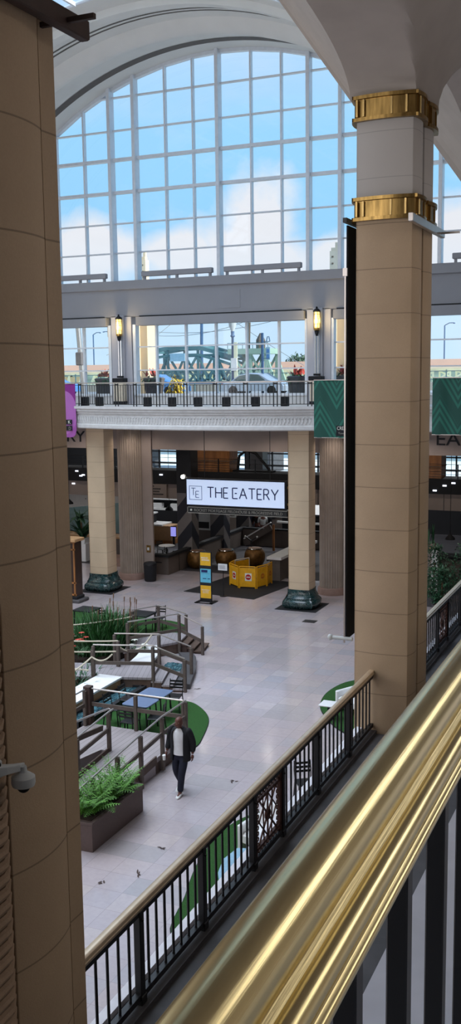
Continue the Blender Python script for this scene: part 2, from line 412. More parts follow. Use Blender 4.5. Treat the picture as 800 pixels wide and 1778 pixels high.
for i,(y0,y1,m) in enumerate(((38.5,38.95,M_band),(37.2,37.3,M_band),(35.19,35.27,M_band),(34.93,35.01,M_band),(34.28,34.34,M_band))):
    vault([(y1,RV-.012),(y0,RV-.012)],.3,PI,72,'trim_%d'%(20+i),m)['kind']='structure'
SK0,SK1=math.radians(58),math.radians(140)
vault([(32.6,RV),(-8,RV)],.75,SK0,16,'ceiling_right_flank',M_vault)['kind']='structure'
vault([(32.6,RV),(-8,RV)],SK1,PI,18,'ceiling_left_flank',M_vault)['kind']='structure'
vault([(9,RV),(-8,RV)],SK0,SK1,24,'ceiling_rear_bay',M_vault)['kind']='structure'
b=B()
for y in [9+ (32.6-9)*k/14 for k in range(15)]:
    b.tube([(XC+(RV+.02)*math.cos(a),y,ZC+(RV+.02)*math.sin(a)) for a in [SK0+(SK1-SK0)*k/24 for k in range(25)]],.06,6)
for k in range(13):
    a=SK0+(SK1-SK0)*k/12; b.bar((XC+RV*math.cos(a),9,ZC+RV*math.sin(a)),(XC+RV*math.cos(a),32.6,ZC+RV*math.sin(a)),.1,.14)
w=struct(b.build('window_1',M_frame)); 
g=B(); v=[];f=[]
for k in range(25):
    a=SK0+(SK1-SK0)*k/24
    v+=[(XC+(RV+.1)*math.cos(a),9,ZC+(RV+.1)*math.sin(a)),(XC+(RV+.1)*math.cos(a),32.6,ZC+(RV+.1)*math.sin(a))]
for k in range(24): f.append((2*k,2*k+1,2*k+3,2*k+2))
g.add(v,f).build('pane',M_glass,w)
# ---- aisle vault springing from the piers (groined), nave-side arch included
def pY(y):
    if 16.3<y<25.1: return 1.9*math.sqrt(max(0,1-((y-20.7)/4.4)**2))
    if y>=14.9 or y<=5.5: return 0
    return .98*math.sqrt(max(0,1-((y-10.2)/4.7)**2))
def pX(x):
    if x<=-3.6 or x>=4.6: return 0
    return 2.05*math.sqrt(max(0,1-((x-.5)/4.1)**2))
ys=[3,4,4.6,5.5]+[10.2-4.7*math.cos(PI*k/36) for k in range(1,37)]+[15.3]+[20.7-4.4*math.cos(PI*k/24) for k in range(25)]+[30,36,40]
xs=[-4.58,-4.1]+[.5-4.1*math.cos(PI*k/32) for k in range(33)]+[8.8]
b=B(); v=[];f=[]
for y in ys:
    for x in xs: v.append((x,y,13.33+max(pY(y),pX(x))))
nx=len(xs)
for j in range(len(ys)-1):
    for i in range(nx-1): f.append((j*nx+i,j*nx+i+1,(j+1)*nx+i+1,(j+1)*nx+i))
b.add(v,f); o=b.build('ceiling_aisle_vault',M_plast,None,True); struct(o)
b=B(); v=[];f=[]; ys=[-8]+ys
XS,ZS=XC+RV*math.cos(.75),ZC+RV*math.sin(.75)
for y in ys: v+=[(-4.58,y,13.33+pY(y)),(XS,y,ZS)]
for j in range(len(ys)-1): f.append((2*j,2*j+2,2*j+3,2*j+1))
struct(b.add(v,f).build('wall_arcade',M_plast))
b=B().box(-4.6,9,-8,40,19,19.2); struct(b.build('ceiling_aisle_roof',M_plast))
# ================================================================== FACADE
FY=40.0
# upper arched window
HV=[-23.16,-21.95,-17.98,-13.99,-12.64,-28.9,-27.6,-8.62,-7.4]
TV=[-26.03,-24.58,-20.51,-19.19,-16.54,-15.2,-11.25,-9.9,-30.2]
ROWS=[(14.70,.05),(15.97,.05),(17.29,.12),(18.68,.12),(19.92,.05),(21.3,.05)]
def head(x): 
    d=RV*RV-(x-XC)**2
    return ZC+math.sqrt(d) if d>0 else 0
win=struct(bpy.data.objects.new('window_2',None)); COL.objects.link(win)
for x in HV:
    t=head(x)
    if t>13.6: B().box(x-.075,x+.075,FY-.32,FY+.1,13.4,t+.02).build('mullion',M_frame,win,bev=.012)
for x in TV:
    t=head(x)
    if t>13.6: B().box(x-.035,x+.035,FY-.11,FY+.1,13.4,t+.02).build('mullion',M_frame,win)
for z,h in ROWS:
    half=math.sqrt(RV**2-(z-ZC)**2); B().box(XC-half,XC+half,FY-(.16 if h>.1 else .08),FY+.1,z-h/2,z+h/2).build('transom',M_frame,win)
b=B(); xs_=sorted(HV+TV); pts=[(x,head(x)) for x in xs_ if head(x)>13.5]
pts=[(XC-12.9,head(XC-12.9))]+pts+[(XC+12.9,head(XC+12.9))]
for p,q in zip(pts,pts[1:]): b.bar((p[0],FY-.02,p[1]-.05),(q[0],FY-.02,q[1]-.05),.22,.16)
b.build('head_frame',M_frame,win)
b=B(); v=[(XC+RV*math.cos(a),FY+.06,ZC+RV*math.sin(a)) for a in [.32+(PI-.64)*k/48 for k in range(49)]]
b.add(v,[tuple(range(49))]).build('pane',M_glass,win)
# wall pieces of the facade
o=B().box(-40,9,FY-.3,FY+.3,11.9,13.44); struct(o.build('wall_facade',M_grey))
b=B(); b.add([(-40,FY-.3,13.05),(9,FY-.3,13.05),(9,FY-.42,13.09),(-40,FY-.42,13.09),(-40,FY-.42,13.46),(9,FY-.42,13.46),(9,FY+.2,13.5),(-40,FY+.2,13.5)],[(0,1,2,3),(3,2,5,4),(4,5,6,7)]); struct(b.build('trim_2',M_grey))
for i,(x0,x1) in enumerate(((-36,-23.62),(-21.85,-14.25),(-12.75,-4))):
    B().box(x0,x1,FY-.33,FY-.28,11.87,11.93).build('trim_%d'%(3+i),M_dark)['kind']='structure'
    B().box(x0-.12,x1+.12,FY-.42,FY+.2,11.5,11.87).build('trim_%d'%(7+i),M_grey)['kind']='structure'
B().box(-17.95,-17.0,FY-.315,FY-.29,12.1,12.85).build('access_panel',M_grey); tag(bpy.data.objects['access_panel'],'flush square access panel in the grey spandrel above the centre balcony','access panel')
B().box(-40,-31.2,FY-.2,FY+.3,13.4,24).build('wall_facade_left',M_vault)['kind']='structure'
# gable above the arch (outside the vault) is open sky; close the spandrel of the aisle
B().box(-4.7,9,FY-.2,FY+.3,13.4,13.5).build('wall_facade_right',M_vault)['kind']='structure'
# lower windows
def lowwin(idx,x0,x1,cols):
    w=struct(bpy.data.objects.new('window_%d'%idx,None)); COL.objects.link(w)
    for x in [x0+.09,x1-.09]: B().box(x-.07,x+.07,FY-.26,FY+.08,8.45,11.55).build('jamb',M_frame,w)
    for x in cols: B().box(x-.04,x+.04,FY-.1,FY+.08,8.45,11.55).build('mullion',M_frame,w)
    for z in (10.57,9.54): B().box(x0,x1,FY-.09,FY+.08,z-.028,z+.028).build('transom',M_frame,w)
    B().box(x0,x1,FY-.2,FY+.1,8.4,8.5).build('window_sill',M_frame,w)
    B().add([(x0,FY+.05,8.45),(x1,FY+.05,8.45),(x1,FY+.05,11.6),(x0,FY+.05,11.6)],[(0,1,2,3)]).build('pane',M_glass,w)
lowwin(3,-33,-23.33,[-24.9,-26.35,-27.8,-29.25,-30.7])
lowwin(4,-22.25,-13.98,[-21.16,-19.7,-18.26,-16.83,-15.36])
lowwin(5,-13.05,-4.8,[-11.9,-10.4,-7.45,-6])
B().box(-40,9,FY-.15,FY+.2,7.9,8.42).build('wall_knee',M_corn)['kind']='structure'
for i,x in enumerate((-22.79,-13.52)):
    b=B().box(x-.52,x+.52,FY-.3,FY+.2,7.95,11.95).box(x-.2,x+.2,FY-.42,FY-.3,7.95,11.95)
    b.build('wall_pilaster_%d'%i,M_pil,None,bev=.02)['kind']='structure'
# sill bars (long box fittings on short feet along the upper sill)
for x0,x1,l in ((-26.2,-23.45,'grey box fitting along the upper window sill nearest the left pier'),(-21.65,-18.25,'grey box fitting on the sill just left of the tall centre mullion'),(-17.7,-14.25,'grey box fitting on the sill just right of the tall centre mullion'),(-8.1,-5.75,'grey box fitting on the sill right of the twin pier')):
    t=thing('sill_light',l,'light fitting',((x0+x1)/2,FY-.3,13.47),'light fittings on the upper sill')
    B().rbox(x0,x1,FY-.42,FY-.2,13.6,13.82,.02).build('housing',M_grey,t)
    for x in (x0+.12,(x0+x1)/2,x1-.12): B().box(x-.05,x+.05,FY-.36,FY-.26,13.46,13.62).build('foot',M_grey,t)
# wall lanterns on poles
def lantern(x,label):
    y=FY-.6; t=thing('wall_lantern',label,'wall lamp',(x,y,7.95),'amber lanterns on the pilasters')
    B().lathe([(.05,11.0),(.13,11.06),(.13,11.14)],x,y,12).build('lamp_base',M_brass2,t)
    B().lathe([(.105,11.12),(.115,11.2),(.115,11.74),(.105,11.78)],x,y,12).build('lamp_glass',M_lamp,t,True)
    b=B()
    for k in range(6):
        a=2*PI*k/6; b.bar((x+.13*math.cos(a),y+.13*math.sin(a),11.1),(x+.13*math.cos(a),y+.13*math.sin(a),11.8),.018)
    for z in (11.3,11.5,11.68): b.tube([(x+.125*math.cos(2*PI*k/16),y+.125*math.sin(2*PI*k/16),z) for k in range(16)],.008,5,True)
    b.build('cage',M_brass2,t)
    B().lathe([(.15,11.78),(.15,11.84),(.08,11.9),(.03,11.93),(.045,11.97),(.01,12.0)],x,y,12).build('finial',M_blackm,t)
    B().lathe([(.03,10.82),(.07,10.9),(.1,11.02)],x,y,12).build('lower_finial',M_blackm,t)
    B().tube([(x-.06,y+.02,10.85),(x-.06,y+.02,9.3)],.028,8).tube([(x+.06,y+.02,10.85),(x+.06,y+.02,9.3)],.028,8).build('pole',M_chrome,t,True)
    B().box(x-.12,x+.12,y-.08,y+.1,9.22,9.3).build('foot',M_blackm,t)
    l=bpy.data.lights.new('lantern_light','POINT'); l.energy=34; l.color=(1,.74,.36); l.shadow_soft_size=.1
    lo=bpy.data.objects.new('lantern_light',l); COL.objects.link(lo); lo.location=(x,y-.25,11.45)
    c=thing('pedestal_cabinet','black and cream pedestal under the '+('left' if x<-18 else 'right')+' amber wall lantern','pedestal',(x,y-.04,8.05),'pedestals under the lanterns'); y-=.04
    B().rbox(x-.29,x+.29,y-.2,y+.2,9.02,9.2,.02).build('top',M_blackm,c)
    B().box(x-.24,x+.24,y-.16,y+.16,8.18,9.02).build('body',M_cream,c)
    B().box(x-.26,x+.26,y-.18,y+.18,8.05,8.18).build('plinth',M_blackm,c)
lantern(-22.73,'amber glass lantern on chrome poles, nearer the purple banner')
lantern(-13.5,'amber glass lantern on chrome poles, above the green banner beside the twin pier')
# ================================================================== BALCONY
def bfront(x):
    t=(x+18.05)/5.4
    return 36.55-(.9*(1-t*t) if abs(t)<1 else 0)
def bpath(x0,x1,n):
    P=[]
    for k in range(n+1):
        x=x0+(x1-x0)*k/n; y=bfront(x); e=.02; s=(bfront(x+e)-bfront(x-e))/(2*e); l=math.hypot(1,s); P.append(((x,y),(s/l,-1/l)))
    return P
bp=bpath(-38,-2,120)
prof=[(-.5,7.14),(.02,7.14),(.05,7.18),(.05,7.3),(0,7.33),(0,7.74),(.05,7.76),(.05,7.82),(.11,7.86),(.11,7.93),(.17,7.97),(.17,8.07),(-.5,8.07)]
struct(B().sweep(bp,prof).build('trim_balcony',M_corn))
b=B(); v=[];f=[]
for (p,n) in bp: v+=[(p[0],p[1]+.2,8.05),(p[0],40.3,8.05),(p[0],40.3,7.2),(p[0],p[1]+.2,7.2)]
for k in range(len(bp)-1):
    a=4*k;c=a+4; f+=[(a,a+1,c+1,c),(a+3,c+3,c+2,a+2)]
struct(B().add(v,f).build('floor_balcony',M_corn))
# carved frieze: one relief of leaves and swags
b=B()
for (p,n),(p2,n2) in zip(bpath(-24,-12,90),bpath(-24,-12,90)[1:]):
    x,y=p; h=.02+.012
    b.add([(x+n[0]*.005,y+n[1]*.005,7.42),(x+.05+n[0]*.03,y+n[1]*.03,7.50),(x+n[0]*.005,y+n[1]*.005,7.68),(x-.045+n[0]*.03,y+n[1]*.03,7.56)],[(0,1,2,3)])
    b.ball((x+.06,y+n[1]*.012,7.62),.028,6)
    b.ball((x+.0,y+n[1]*.012,7.40),.022,6)
o=b.build('trim_frieze_carving',M_corn); struct(o)
# railing
t=thing('balcony_railing','black iron balustrade with flat top rail along the curved balcony','railing',(-18,35.7,8.07))
RP=bpath(-34,-9.5,80)
def roff(x,o=-.12):
    (p,n)=bpath(x,x+1e-6,1)[0]; return (p[0]+n[0]*o,p[1]+n[1]*o)
B().sweep([(p,n) for p,n in RP],[(-.155,9.0),(-.085,9.0),(-.085,9.045),(-.155,9.045)]).build('top_rail',M_rail,t)
B().sweep(RP,[(-.135,8.92),(-.105,8.92),(-.105,8.94),(-.135,8.94)]).build('upper_rail',M_black,t)
B().sweep(RP,[(-.135,8.14),(-.105,8.14),(-.105,8.165),(-.135,8.165)]).build('bottom_rail',M_black,t)
posts=[-23.1,-22.02,-21.0,-20.06,-18.95,-17.71,-16.45,-15.22,-14.07,-12.79,-11.6,-10.4]
first=None
nb=0
for k,x in enumerate(posts):
    for s in (-.07,.07):
        q=roff(x+s); B().bar((q[0],q[1],8.07),(q[0],q[1],9.0),.035).build('post',M_black,t)
    q0=roff(x-.07); q1=roff(x+.07); B().bar((q0[0],q0[1],8.95),(q1[0],q1[1],8.95),.03,.06).build('bracket',M_black,t)
    if k+1<len(posts):
        x2=posts[k+1]; n=max(3,round((x2-x)/.165))
        for i in range(1,n):
            xx=x+.07+(x2-x-.14)*i/n; q=roff(xx)
            if nb<100: B().bar((q[0],q[1],8.15),(q[0],q[1],8.93),.019).build('baluster',M_black,t); nb+=1
# black square uplights on the balcony floor
for k,x in enumerate((-23.1,-22.23,-19.64,-18.46,-17.28,-16.08,-14.88,-13.74)):
    q=roff(x,-.4); t=thing('floor_uplight','square black uplight behind the balcony bars, %s counted from the purple banner'%('first second third fourth fifth sixth seventh eighth'.split()[k]),'light',(q[0],q[1],8.05),'black uplights along the balcony')
    B().rbox(q[0]-.14,q[0]+.14,q[1]-.12,q[1]+.12,8.07,8.44,.015).build('housing',M_blackm,t)
    B().box(q[0]-.11,q[0]+.11,q[1]-.05,q[1]+.05,8.05,8.07).build('base',M_blackm,t)
# banners hung over the rail
def banner(name,label,x0,x1,z0,z1,m,grp,rc=0):
    y=bfront((x0+x1)/2)-.26; t=thing(name,label,'banner',((x0+x1)/2,y,z1),grp)
    n=24; v=[];f=[]
    for k in range(n+1):
        x=x0+(x1-x0)*k/n
        d_=max(0,rc-(x1-x)); zc=z0+(rc-math.sqrt(max(0,rc*rc-d_*d_)) if rc else 0)
        for z in (z1,zc): v.append((x,y-.02*math.sin(k*.55),z))
    v+=[(p[0],p[1]+.012,p[2]) for p in v]; s=2*(n+1)
    for k in range(n): f+=[(2*k,2*k+1,2*k+3,2*k+2),(s+2*k+2,s+2*k+3,s+2*k+1,s+2*k)]
    B().add(v,f).build('cloth',m,t)
    B().bar((x0,y,z1+.015),(x1,y,z1+.015),.04,.03).build('top_batten',M_rail,t)
    if not rc: B().bar((x0,y,z0),(x1,y,z0),.03,.025).build('bottom_batten',M_rail,t)
    return t,y
t,y=banner('green_banner','green chevron banner over the balcony rail, left of the twin pier',-12.55,-10.75,6.9,9.05,M_green,'green banners')
lb=B().box(-11.66,-10.9,y-.035,y-.02,6.97,7.36).build('label_patch',M_blackm,t)
text('lettering','CREA',M_wpet,lb,(-11.62,y-.036,7.2),(1,0,0),(0,0,1),width=.36,height=.13,ext=.006)
text('small_lettering','Tower',M_strpt,lb,(-11.58,y-.036,7.04),(1,0,0),(0,0,1),width=.35,height=.07,ext=.006)
t,y=banner('green_banner','green chevron banner over the balcony rail, right of the twin pier',-8.05,-6.2,7.07,9.1,M_green,'green banners')
t,y=banner('purple_banner','purple banner with pale arch over the balcony rail beside the left pier',-24.5,-23.12,6.75,9.0,M_purp,None,.3)
lb=B().box(-23.95,-23.32,y-.035,y-.02,7.3,7.5).box(-23.95,-23.32,y-.035,y-.02,7.04,7.24).build('label_patch',M_blackm,t)
text('lettering','K',M_wpet,lb,(-23.5,y-.036,7.33),(1,0,0),(0,0,1),width=.12,height=.14,ext=.006)
text('small_lettering','D',M_strpt,lb,(-23.48,y-.036,7.07),(1,0,0),(0,0,1),width=.1,height=.13,ext=.006)
# dome camera below balcony
t=thing('dome_camera','small white dome camera on the dark wall under the balcony','camera',(-20.3,40.05,6.95))
B().lathe([(.1,7.15),(.12,7.1),(.12,6.95)],-20.3,39.95,12).build('housing',M_whitep,t,True)
B().ball((-20.3,39.95,6.95),.1,12,sz=.8).build('lens_dome',M_blackm,t,True)
# ================================================================== COLUMNS AND PIERS
def column(cx,cy,label):
    t=thing('stone_column',label,'column',(cx,cy,0),'columns under the balcony')
    B().prism([(cx-.86,cy-.86),(cx+.86,cy-.86),(cx+.86,cy+.86),(cx-.86,cy+.86)],0,.012).build('plinth_slab',M_blackm,t)
    L=[]
    for z,h,bw in ((.012,.62,.08),(.06,.67,.09),(.14,.72,.10),(.22,.735,.11),(.30,.72,.11),(.36,.67,.11),(.40,.62,.10),(.44,.63,.10),(.50,.585,.1),(.60,.54,.09),(.70,.515,.07),(.78,.505,.05)):
        L.append((z,colpoly(cx,cy,h,h,bw,.16 if z<.5 else .08,6)))
    B().loft(L).build('marble_base',M_marble,t,True)
    B().loft([(.76,colpoly(cx,cy,.47,.47)),(7.16,colpoly(cx,cy,.47,.47))]).build('shaft',M_beige,t,True)
    return t
column(-22.68,37.4,'beige stone column on green marble base, left one under the balcony')
column(-13.45,37.4,'beige stone column on green marble base, right one under the balcony')
# fluted half columns with flat returns behind
def fluted(cx,cy,label):
    t=thing('fluted_column',label,'column',(cx,cy,0),'fluted columns behind')
    n=160; P=[]
    for k in range(n):
        a=2*PI*k/n; r=.545-.034*abs(math.sin(a*15)); x,y=cx+r*math.cos(a),cy+r*math.sin(a)
        if y<=40.19: P.append((a,x,y))
    P=[(x,y) for a,x,y in sorted(P,key=lambda q:(q[0]-PI/2)%(2*PI))]
    B().loft([(.3,P),(7.14,P)]).build('shaft',M_flute,t)
    Q=[(cx+.62*math.cos(a),cy+.62*math.sin(a)) for a in [PI+PI*k/24 for k in range(25)]]; Q=[(x,min(y,40.19)) for x,y in Q]
    B().loft([(0,Q),(.24,Q),(.3,[(cx+(x-cx)*.93,min(40.19,cy+(y-cy)*.93)) for x,y in Q])]).build('base_ring',M_base,t,True)
    B().box(cx+.62,cx+1.12,40.08,40.19,0,7.14).build('flat_return',M_tau,t)
    B().box(cx+.55,cx+.6,40.06,40.19,0,7.14).build('edge_bead',M_flute,t)
fluted(-22.75,40.05,'round fluted column behind the left beige column, beside the black bin')
fluted(-13.1,40.2,'round fluted column half hidden behind the right beige column')
t=thing('switch_plate','brass switch plate on the flat wall above the black bin','switch plate',(-21.85,40.06,1.4))
B().rbox(-21.98,-21.76,40.05,40.08,1.25,1.58,.01).build('plate',M_brass2,t); B().box(-21.92,-21.82,40.03,40.05,1.35,1.48).build('rocker',M_whitep,t)
PX=-4.07
def band(b,cx,cy,hx,hy,z0,z1):
    b.loft([(z0-.02,colpoly(cx,cy,hx+.07,hy+.07,.06,.08)),(z0+.03,colpoly(cx,cy,hx+.07,hy+.07,.06,.08)),(z0+.035,colpoly(cx,cy,hx+.025,hy+.025)),(z1-.035,colpoly(cx,cy,hx+.025,hy+.025)),(z1-.03,colpoly(cx,cy,hx+.07,hy+.07,.06,.08)),(z1+.02,colpoly(cx,cy,hx+.07,hy+.07,.06,.08))])
def pier(cys,hy,label,name='stone_pier'):
    t=thing(name,label,'column',(PX,cys[0],0),None)
    for cy in cys:
        P=colpoly(PX,cy,.475,hy,.055,.05,12,False)
        B().loft([(0,P),(13.34,P)]).build('shaft',M_pier,t,True)
        for z0,z1 in ((11.62,11.92),(13.04,13.36)):
            b=B(); band(b,PX,cy,.475,hy,z0,z1); o=b.build('brass_band',M_brass2,t,True)
            for fx in (-.40,-.30,.12,.34): B().box(PX+fx-.014,PX+fx+.014,cy-hy-.04,cy-hy+.05,z0+.04,z1-.04).build('band_strip',M_bstrip,o)
            for fy in (-.2,.1): B().box(PX+.47,PX+.515,cy+fy-.014,cy+fy+.014,z0+.04,z1-.04).build('band_strip',M_bstrip,o)
    return t
pr=pier([15.235,15.945],.345,'twin beige pier with two brass bands, in front of the facade window')
pl=pier([5.13],.36,'large dark beige pier filling the left edge of the photo, security camera on it','stone_pier')
# thin return strip on far side of left pier and ribbed block on near side
B().box(PX-.4,-3.662,5.44,5.625,0,13.4).build('return_strip',M_pier,pl)
b=B()
z=3.8
while z<8.05:
    b.tube([(-3.6,3.9,z),(-3.575,4.3,z),(-3.59,4.67,z),(-3.66,4.80,z)],[.034,.034,.032,.015],8); z+=.086
b.box(-4.5,-3.665,3.7,4.80,3.7,8.05)
b.build('ribbed_block',M_ribs,pl,True)
# security camera on the left pier
t=thing('security_camera','white dome security camera on bracket fixed to the left pier','camera',(-3.5,4.5,7.1))
B().rbox(-3.6,-3.5,4.47,4.585,7.07,7.185,.012).build('wall_plate',M_whitep,t)
B().rings([[(x,y,z) for y,z in ((yc-w,zc-h),(yc+w,zc-h),(yc+w,zc+h),(yc-w,zc+h))] for x,yc,w,zc,h in ((-3.51,4.54,.035,7.12,.035),(-3.47,4.61,.028,7.115,.026),(-3.44,4.69,.024,7.105,.022))]).build('arm',M_whitep,t,bev=.006)
B().lathe([(.022,7.11),(.026,7.075),(.05,7.06),(.07,7.045),(.072,7.01),(.066,6.99),(.045,6.985)],-3.44,4.69,24).build('housing',M_whitep,t,True)
B().ball((-3.44,4.69,6.985),.04,16).build('lens_dome',M_blackm,t,True)
b=B()
for y,z in ((4.505,7.165),(4.55,7.16)): b.ball((-3.497,y,z),.007,8,sz=1.8)
b.build('screw',M_blackm,t)
# banner arms near the top of the piers
def arm(y0,y1,xx,label,rod):
    t=thing('banner_bracket',label,'bracket',(xx,y0,11.53),'steel banner arms on the piers')
    B().rbox(xx-.035,xx+.035,y0,y1,11.47,11.59,.008).build('beam',M_rail if y0>10 else M_postd,t)
    B().bar((xx-rod[0],y1-.25,11.52),(xx+rod[1],y1-.25,11.52),.03).build('rod',M_rail if y0>10 else M_postd,t)
arm(14.32,16.45,-3.52,'thin steel arm along the right face of the twin pier',(.1,.32))
arm(4.6,5.75,-3.5,'dark steel arm reaching past the top of the left pier',(.3,.22))
t=thing('black_banner','tall black banner seen edge-on, hanging down left of the twin pier','banner',(-4.75,15.4,11.66))
b=B().box(-4.725,-4.70,15.19,15.95,5.1,11.6); b.build('cloth',M_bfab,t)
B().bar((-4.71,15.05,11.66),(-4.71,16,11.66),.06,.07).build('top_arm',M_black,t)
B().bar((-4.735,15.17,5.05),(-4.735,15.17,10.95),.022).build('side_pole',M_rail,t)
B().tube([(-4.95,15.17,5.12),(-4.6,15.17,5.12)],.03,10).ball((-4.97,15.17,5.12),.05,10).build('bottom_rod',M_whitep,t,True)
B().bar((-4.77,15.17,10.9),(-4.70,15.17,10.9),.05,.12).build('clip',M_rail,t)
# ================================================================== LEVEL 2 RAILING
def rail_run(y0,y1,posts,label,panels=()):
    x=-4.2; t=thing('gallery_railing',label,'railing',(x,(y0+y1)/2,3.7),'lower gallery railings')
    prof=[(-.036,4.655),(.036,4.655),(.046,4.672),(.048,4.69),(.04,4.695),(.04,4.705),(.046,4.712),(.04,4.728),(.022,4.737),(-.022,4.737),(-.04,4.728),(-.046,4.712),(-.04,4.705),(-.04,4.695),(-.048,4.69),(-.046,4.672)]
    B().rings([[(x+o,y,z) for o,z in prof] for y in (y0,y1)]).build('handrail',M_cap,t,True)
    B().box(x-.025,x+.025,y0,y1,4.60,4.655).build('under_rail',M_black,t)
    B().box(x-.03,x+.03,y0,y1,3.80,3.86).build('bottom_rail',M_black,t)
    B().box(x-.09,x+.09,y0,y1,3.7,3.755).build('curb',M_slate,t)
    for p in posts:
        b=B().rbox(x-.035,x+.035,p-.04,p+.04,3.72,4.65,.006).rbox(x-.045,x+.045,p-.05,p+.05,3.72,3.84,.006).ball((x+.038,p,4.56),.016,8); b.build('post',M_black,t)
    for a,c in zip(posts,posts[1:]):
        if (a,c) in panels:
            b=B(); m=(a+c)/2; w=(c-a)/2-.06
            for s in (-1,1):
                b.box(x-.02,x+.02,m+s*w-.035,m+s*w+.035,3.86,4.6)
            b.box(x-.02,x+.02,m-w,m+w,4.5,4.53).box(x-.02,x+.02,m-w,m+w,3.93,3.96)
            for k in range(9):
                yy=m-w+(k+.5)*2*w/9
                for zz in (4.565,3.895): b.tube([(x,yy+.03*math.cos(q),zz+.025*math.sin(q)) for q in [2*PI*i/8 for i in range(8)]],.009,4,True)
            for k in range(8):
                zz=3.98+k*.068
                for s in (-1,1): b.tube([(x,m+s*(w-.09)+.025*math.cos(q),zz+.025*math.sin(q)) for q in [2*PI*i/8 for i in range(8)]],.008,4,True)
            wi=w-.13; c0=(x,m,4.23)
            for yy,zz in ((m-wi,4.5),(m+wi,4.5),(m-wi,3.96),(m+wi,3.96),(m,4.5),(m,3.96)): b.bar(c0,(x,yy,zz),.018)
            for yy in (m-wi*.55,m+wi*.55): b.bar((x,yy,4.5),(x,m-(yy-m)*.2+ (yy-m),3.96),.014)
            b.bar((x,m-wi,4.23),(x,m,4.5),.014).bar((x,m+wi,4.23),(x,m,4.5),.014).bar((x,m-wi,4.23),(x,m,3.96),.014).bar((x,m+wi,4.23),(x,m,3.96),.014)
            b.tube([(x,m+.055*math.cos(q),4.23+.055*math.sin(q)) for q in [2*PI*i/12 for i in range(12)]],.02,6,True)
            b.build('ornamental_panel',M_brown,t)
        else:
            n=max(2,round((c-a)/.175))
            for i in range(1,n):
                yy=a+(c-a)*i/n
                B().tube([(x,yy,3.85),(x,yy,4.61)],.0135,6).build('baluster',M_black,t,True)
    return t
M_brown=mat('rust_brown_iron',(64,36,26),.5,metal=.3,var=.3,scale=14)
rail_run(5.95,15.02,[6.05,7.34,8.66,10.0,10.92,12.25,13.68,14.97],'black balustrade with brass handrail, nearer run between left pier and twin pier',((10.0,10.92),))
rail_run(16.3,24.6,[16.4,17.1,18.4,19.72,20.64,22.0,23.3,24.5],'black balustrade with brass handrail beyond the twin pier at the right edge',((19.72,20.64),))
# ================================================================== FOREGROUND RAIL
t=thing('brass_handrail','thick polished brass handrail on black square bars, nearest the viewer','railing',(-.268,.5,7.93))
def arc(cx,cz,r,a0,a1,n): return [(cx+r*math.cos(math.radians(a0+(a1-a0)*k/n)),cz+r*math.sin(math.radians(a0+(a1-a0)*k/n))) for k in range(n+1)]
cx,cz=-.268,8.967
prof=arc(0,0,.028,-22,90,24)
half=[(.045,-.05),(.0495,-.0455)]+arc(.0505,-.0400,.0055,-100,70,10)+[(.0494,-.0340),(.0484,-.0330)]+arc(.0370,-.0265,.0125,-28,118,16)
half=half+prof
prof=half+[(-x_,z_) for x_,z_ in half[::-1][1:]]
B().rings([[(cx+px,y,cz+pz) for px,pz in prof] for y in (-1.5,9)]).build('handrail',M_brass,t,True)
B().box(cx-.025,cx+.025,-1.5,9,cz-.075,cz-.046).build('under_rail',M_black,t)
B().box(cx-.025,cx+.025,-1.5,9,8.02,8.06).build('bottom_rail',M_black,t)
y=1.075-.203*6
while y<8.8:
    if y<7.6: B().rbox(cx-.0125,cx+.0125,y-.0125,y+.0125,8.04,8.9,.002).build('baluster',M_black,t)
    y+=.203
for y in (-1.4,8.9): B().box(cx-.03,cx+.03,y-.05,y+.05,7.93,8.9).build('post',M_black,t)
# ================================================================== ATRIUM FLOOR: DECKS, RAMPS, PONDS
def sub(a,b): return (a[0]-b[0],a[1]-b[1])
def lerp(p,q,t): return tuple(a+(b-a)*t for a,b in zip(p,q))
# --- front landing with switchback ramp
t=thing('ramp_deck','grey boarded landing and ramp behind the fern planter, steel handrails','ramp',(-12,20,0))
B().box(-13.65,-10.85,20.0,21.5,.28,.4).build('landing_boards',M_deck,t)
B().box(-13.65,-10.87,20.02,21.48,0,.28).build('landing_skirt',M_deckf,t)
B().add([(-12.1,16.4,.04),(-10.87,16.4,.04),(-10.87,20,.4),(-12.1,20,.4),(-12.1,16.4,0),(-10.87,16.4,0),(-10.87,20,0),(-12.1,20,0)],[(0,1,2,3),(0,4,5,1),(1,5,6,2),(3,2,6,7),(0,3,7,4),(4,7,6,5)]).build('lower_ramp',M_deck,t)
B().add([(-13.65,15,1.0),(-12.35,15,1.0),(-12.35,20,.4),(-13.65,20,.4),(-13.65,15,0),(-12.35,15,0),(-12.35,20,0),(-13.65,20,0)],[(0,1,2,3),(0,4,5,1),(1,5,6,2),(3,2,6,7),(0,3,7,4),(4,7,6,5)]).build('upper_ramp',M_deck,t)
B().bar((-10.85,16.4,.12),(-10.85,20,.36),.04,.2).bar((-12.12,16.4,.12),(-12.12,20,.42),.04,.16).build('ramp_kerb',M_deckf,t)
def fence(par,P,zt,hb,mat_post=None,rail_m=None,mid=.55,npost=None,post=.088,ends=True):
    """P: list of (x,y,zbase); top rail zt above base"""
    mp=mat_post or M_post
    for i,p in enumerate(P):
        B().rbox(p[0]-post/2,p[0]+post/2,p[1]-post/2,p[1]+post/2,p[2]-hb,p[2]+zt-.04,.008).build('post',mp,par)
    b=B()
    for p,q in zip(P,P[1:]): b.tube([(p[0],p[1],p[2]+zt),(q[0],q[1],q[2]+zt)],.022,8)
    b.build('top_rail',rail_m or M_rail,par,True)
    b=B()
    for p,q in zip(P,P[1:]): b.bar((p[0],p[1],p[2]+mid),(q[0],q[1],q[2]+mid),.04,.10)
    b.build('mid_rail',M_post,par)
rampz=lambda y:.04+.36*(y-16.4)/3.6
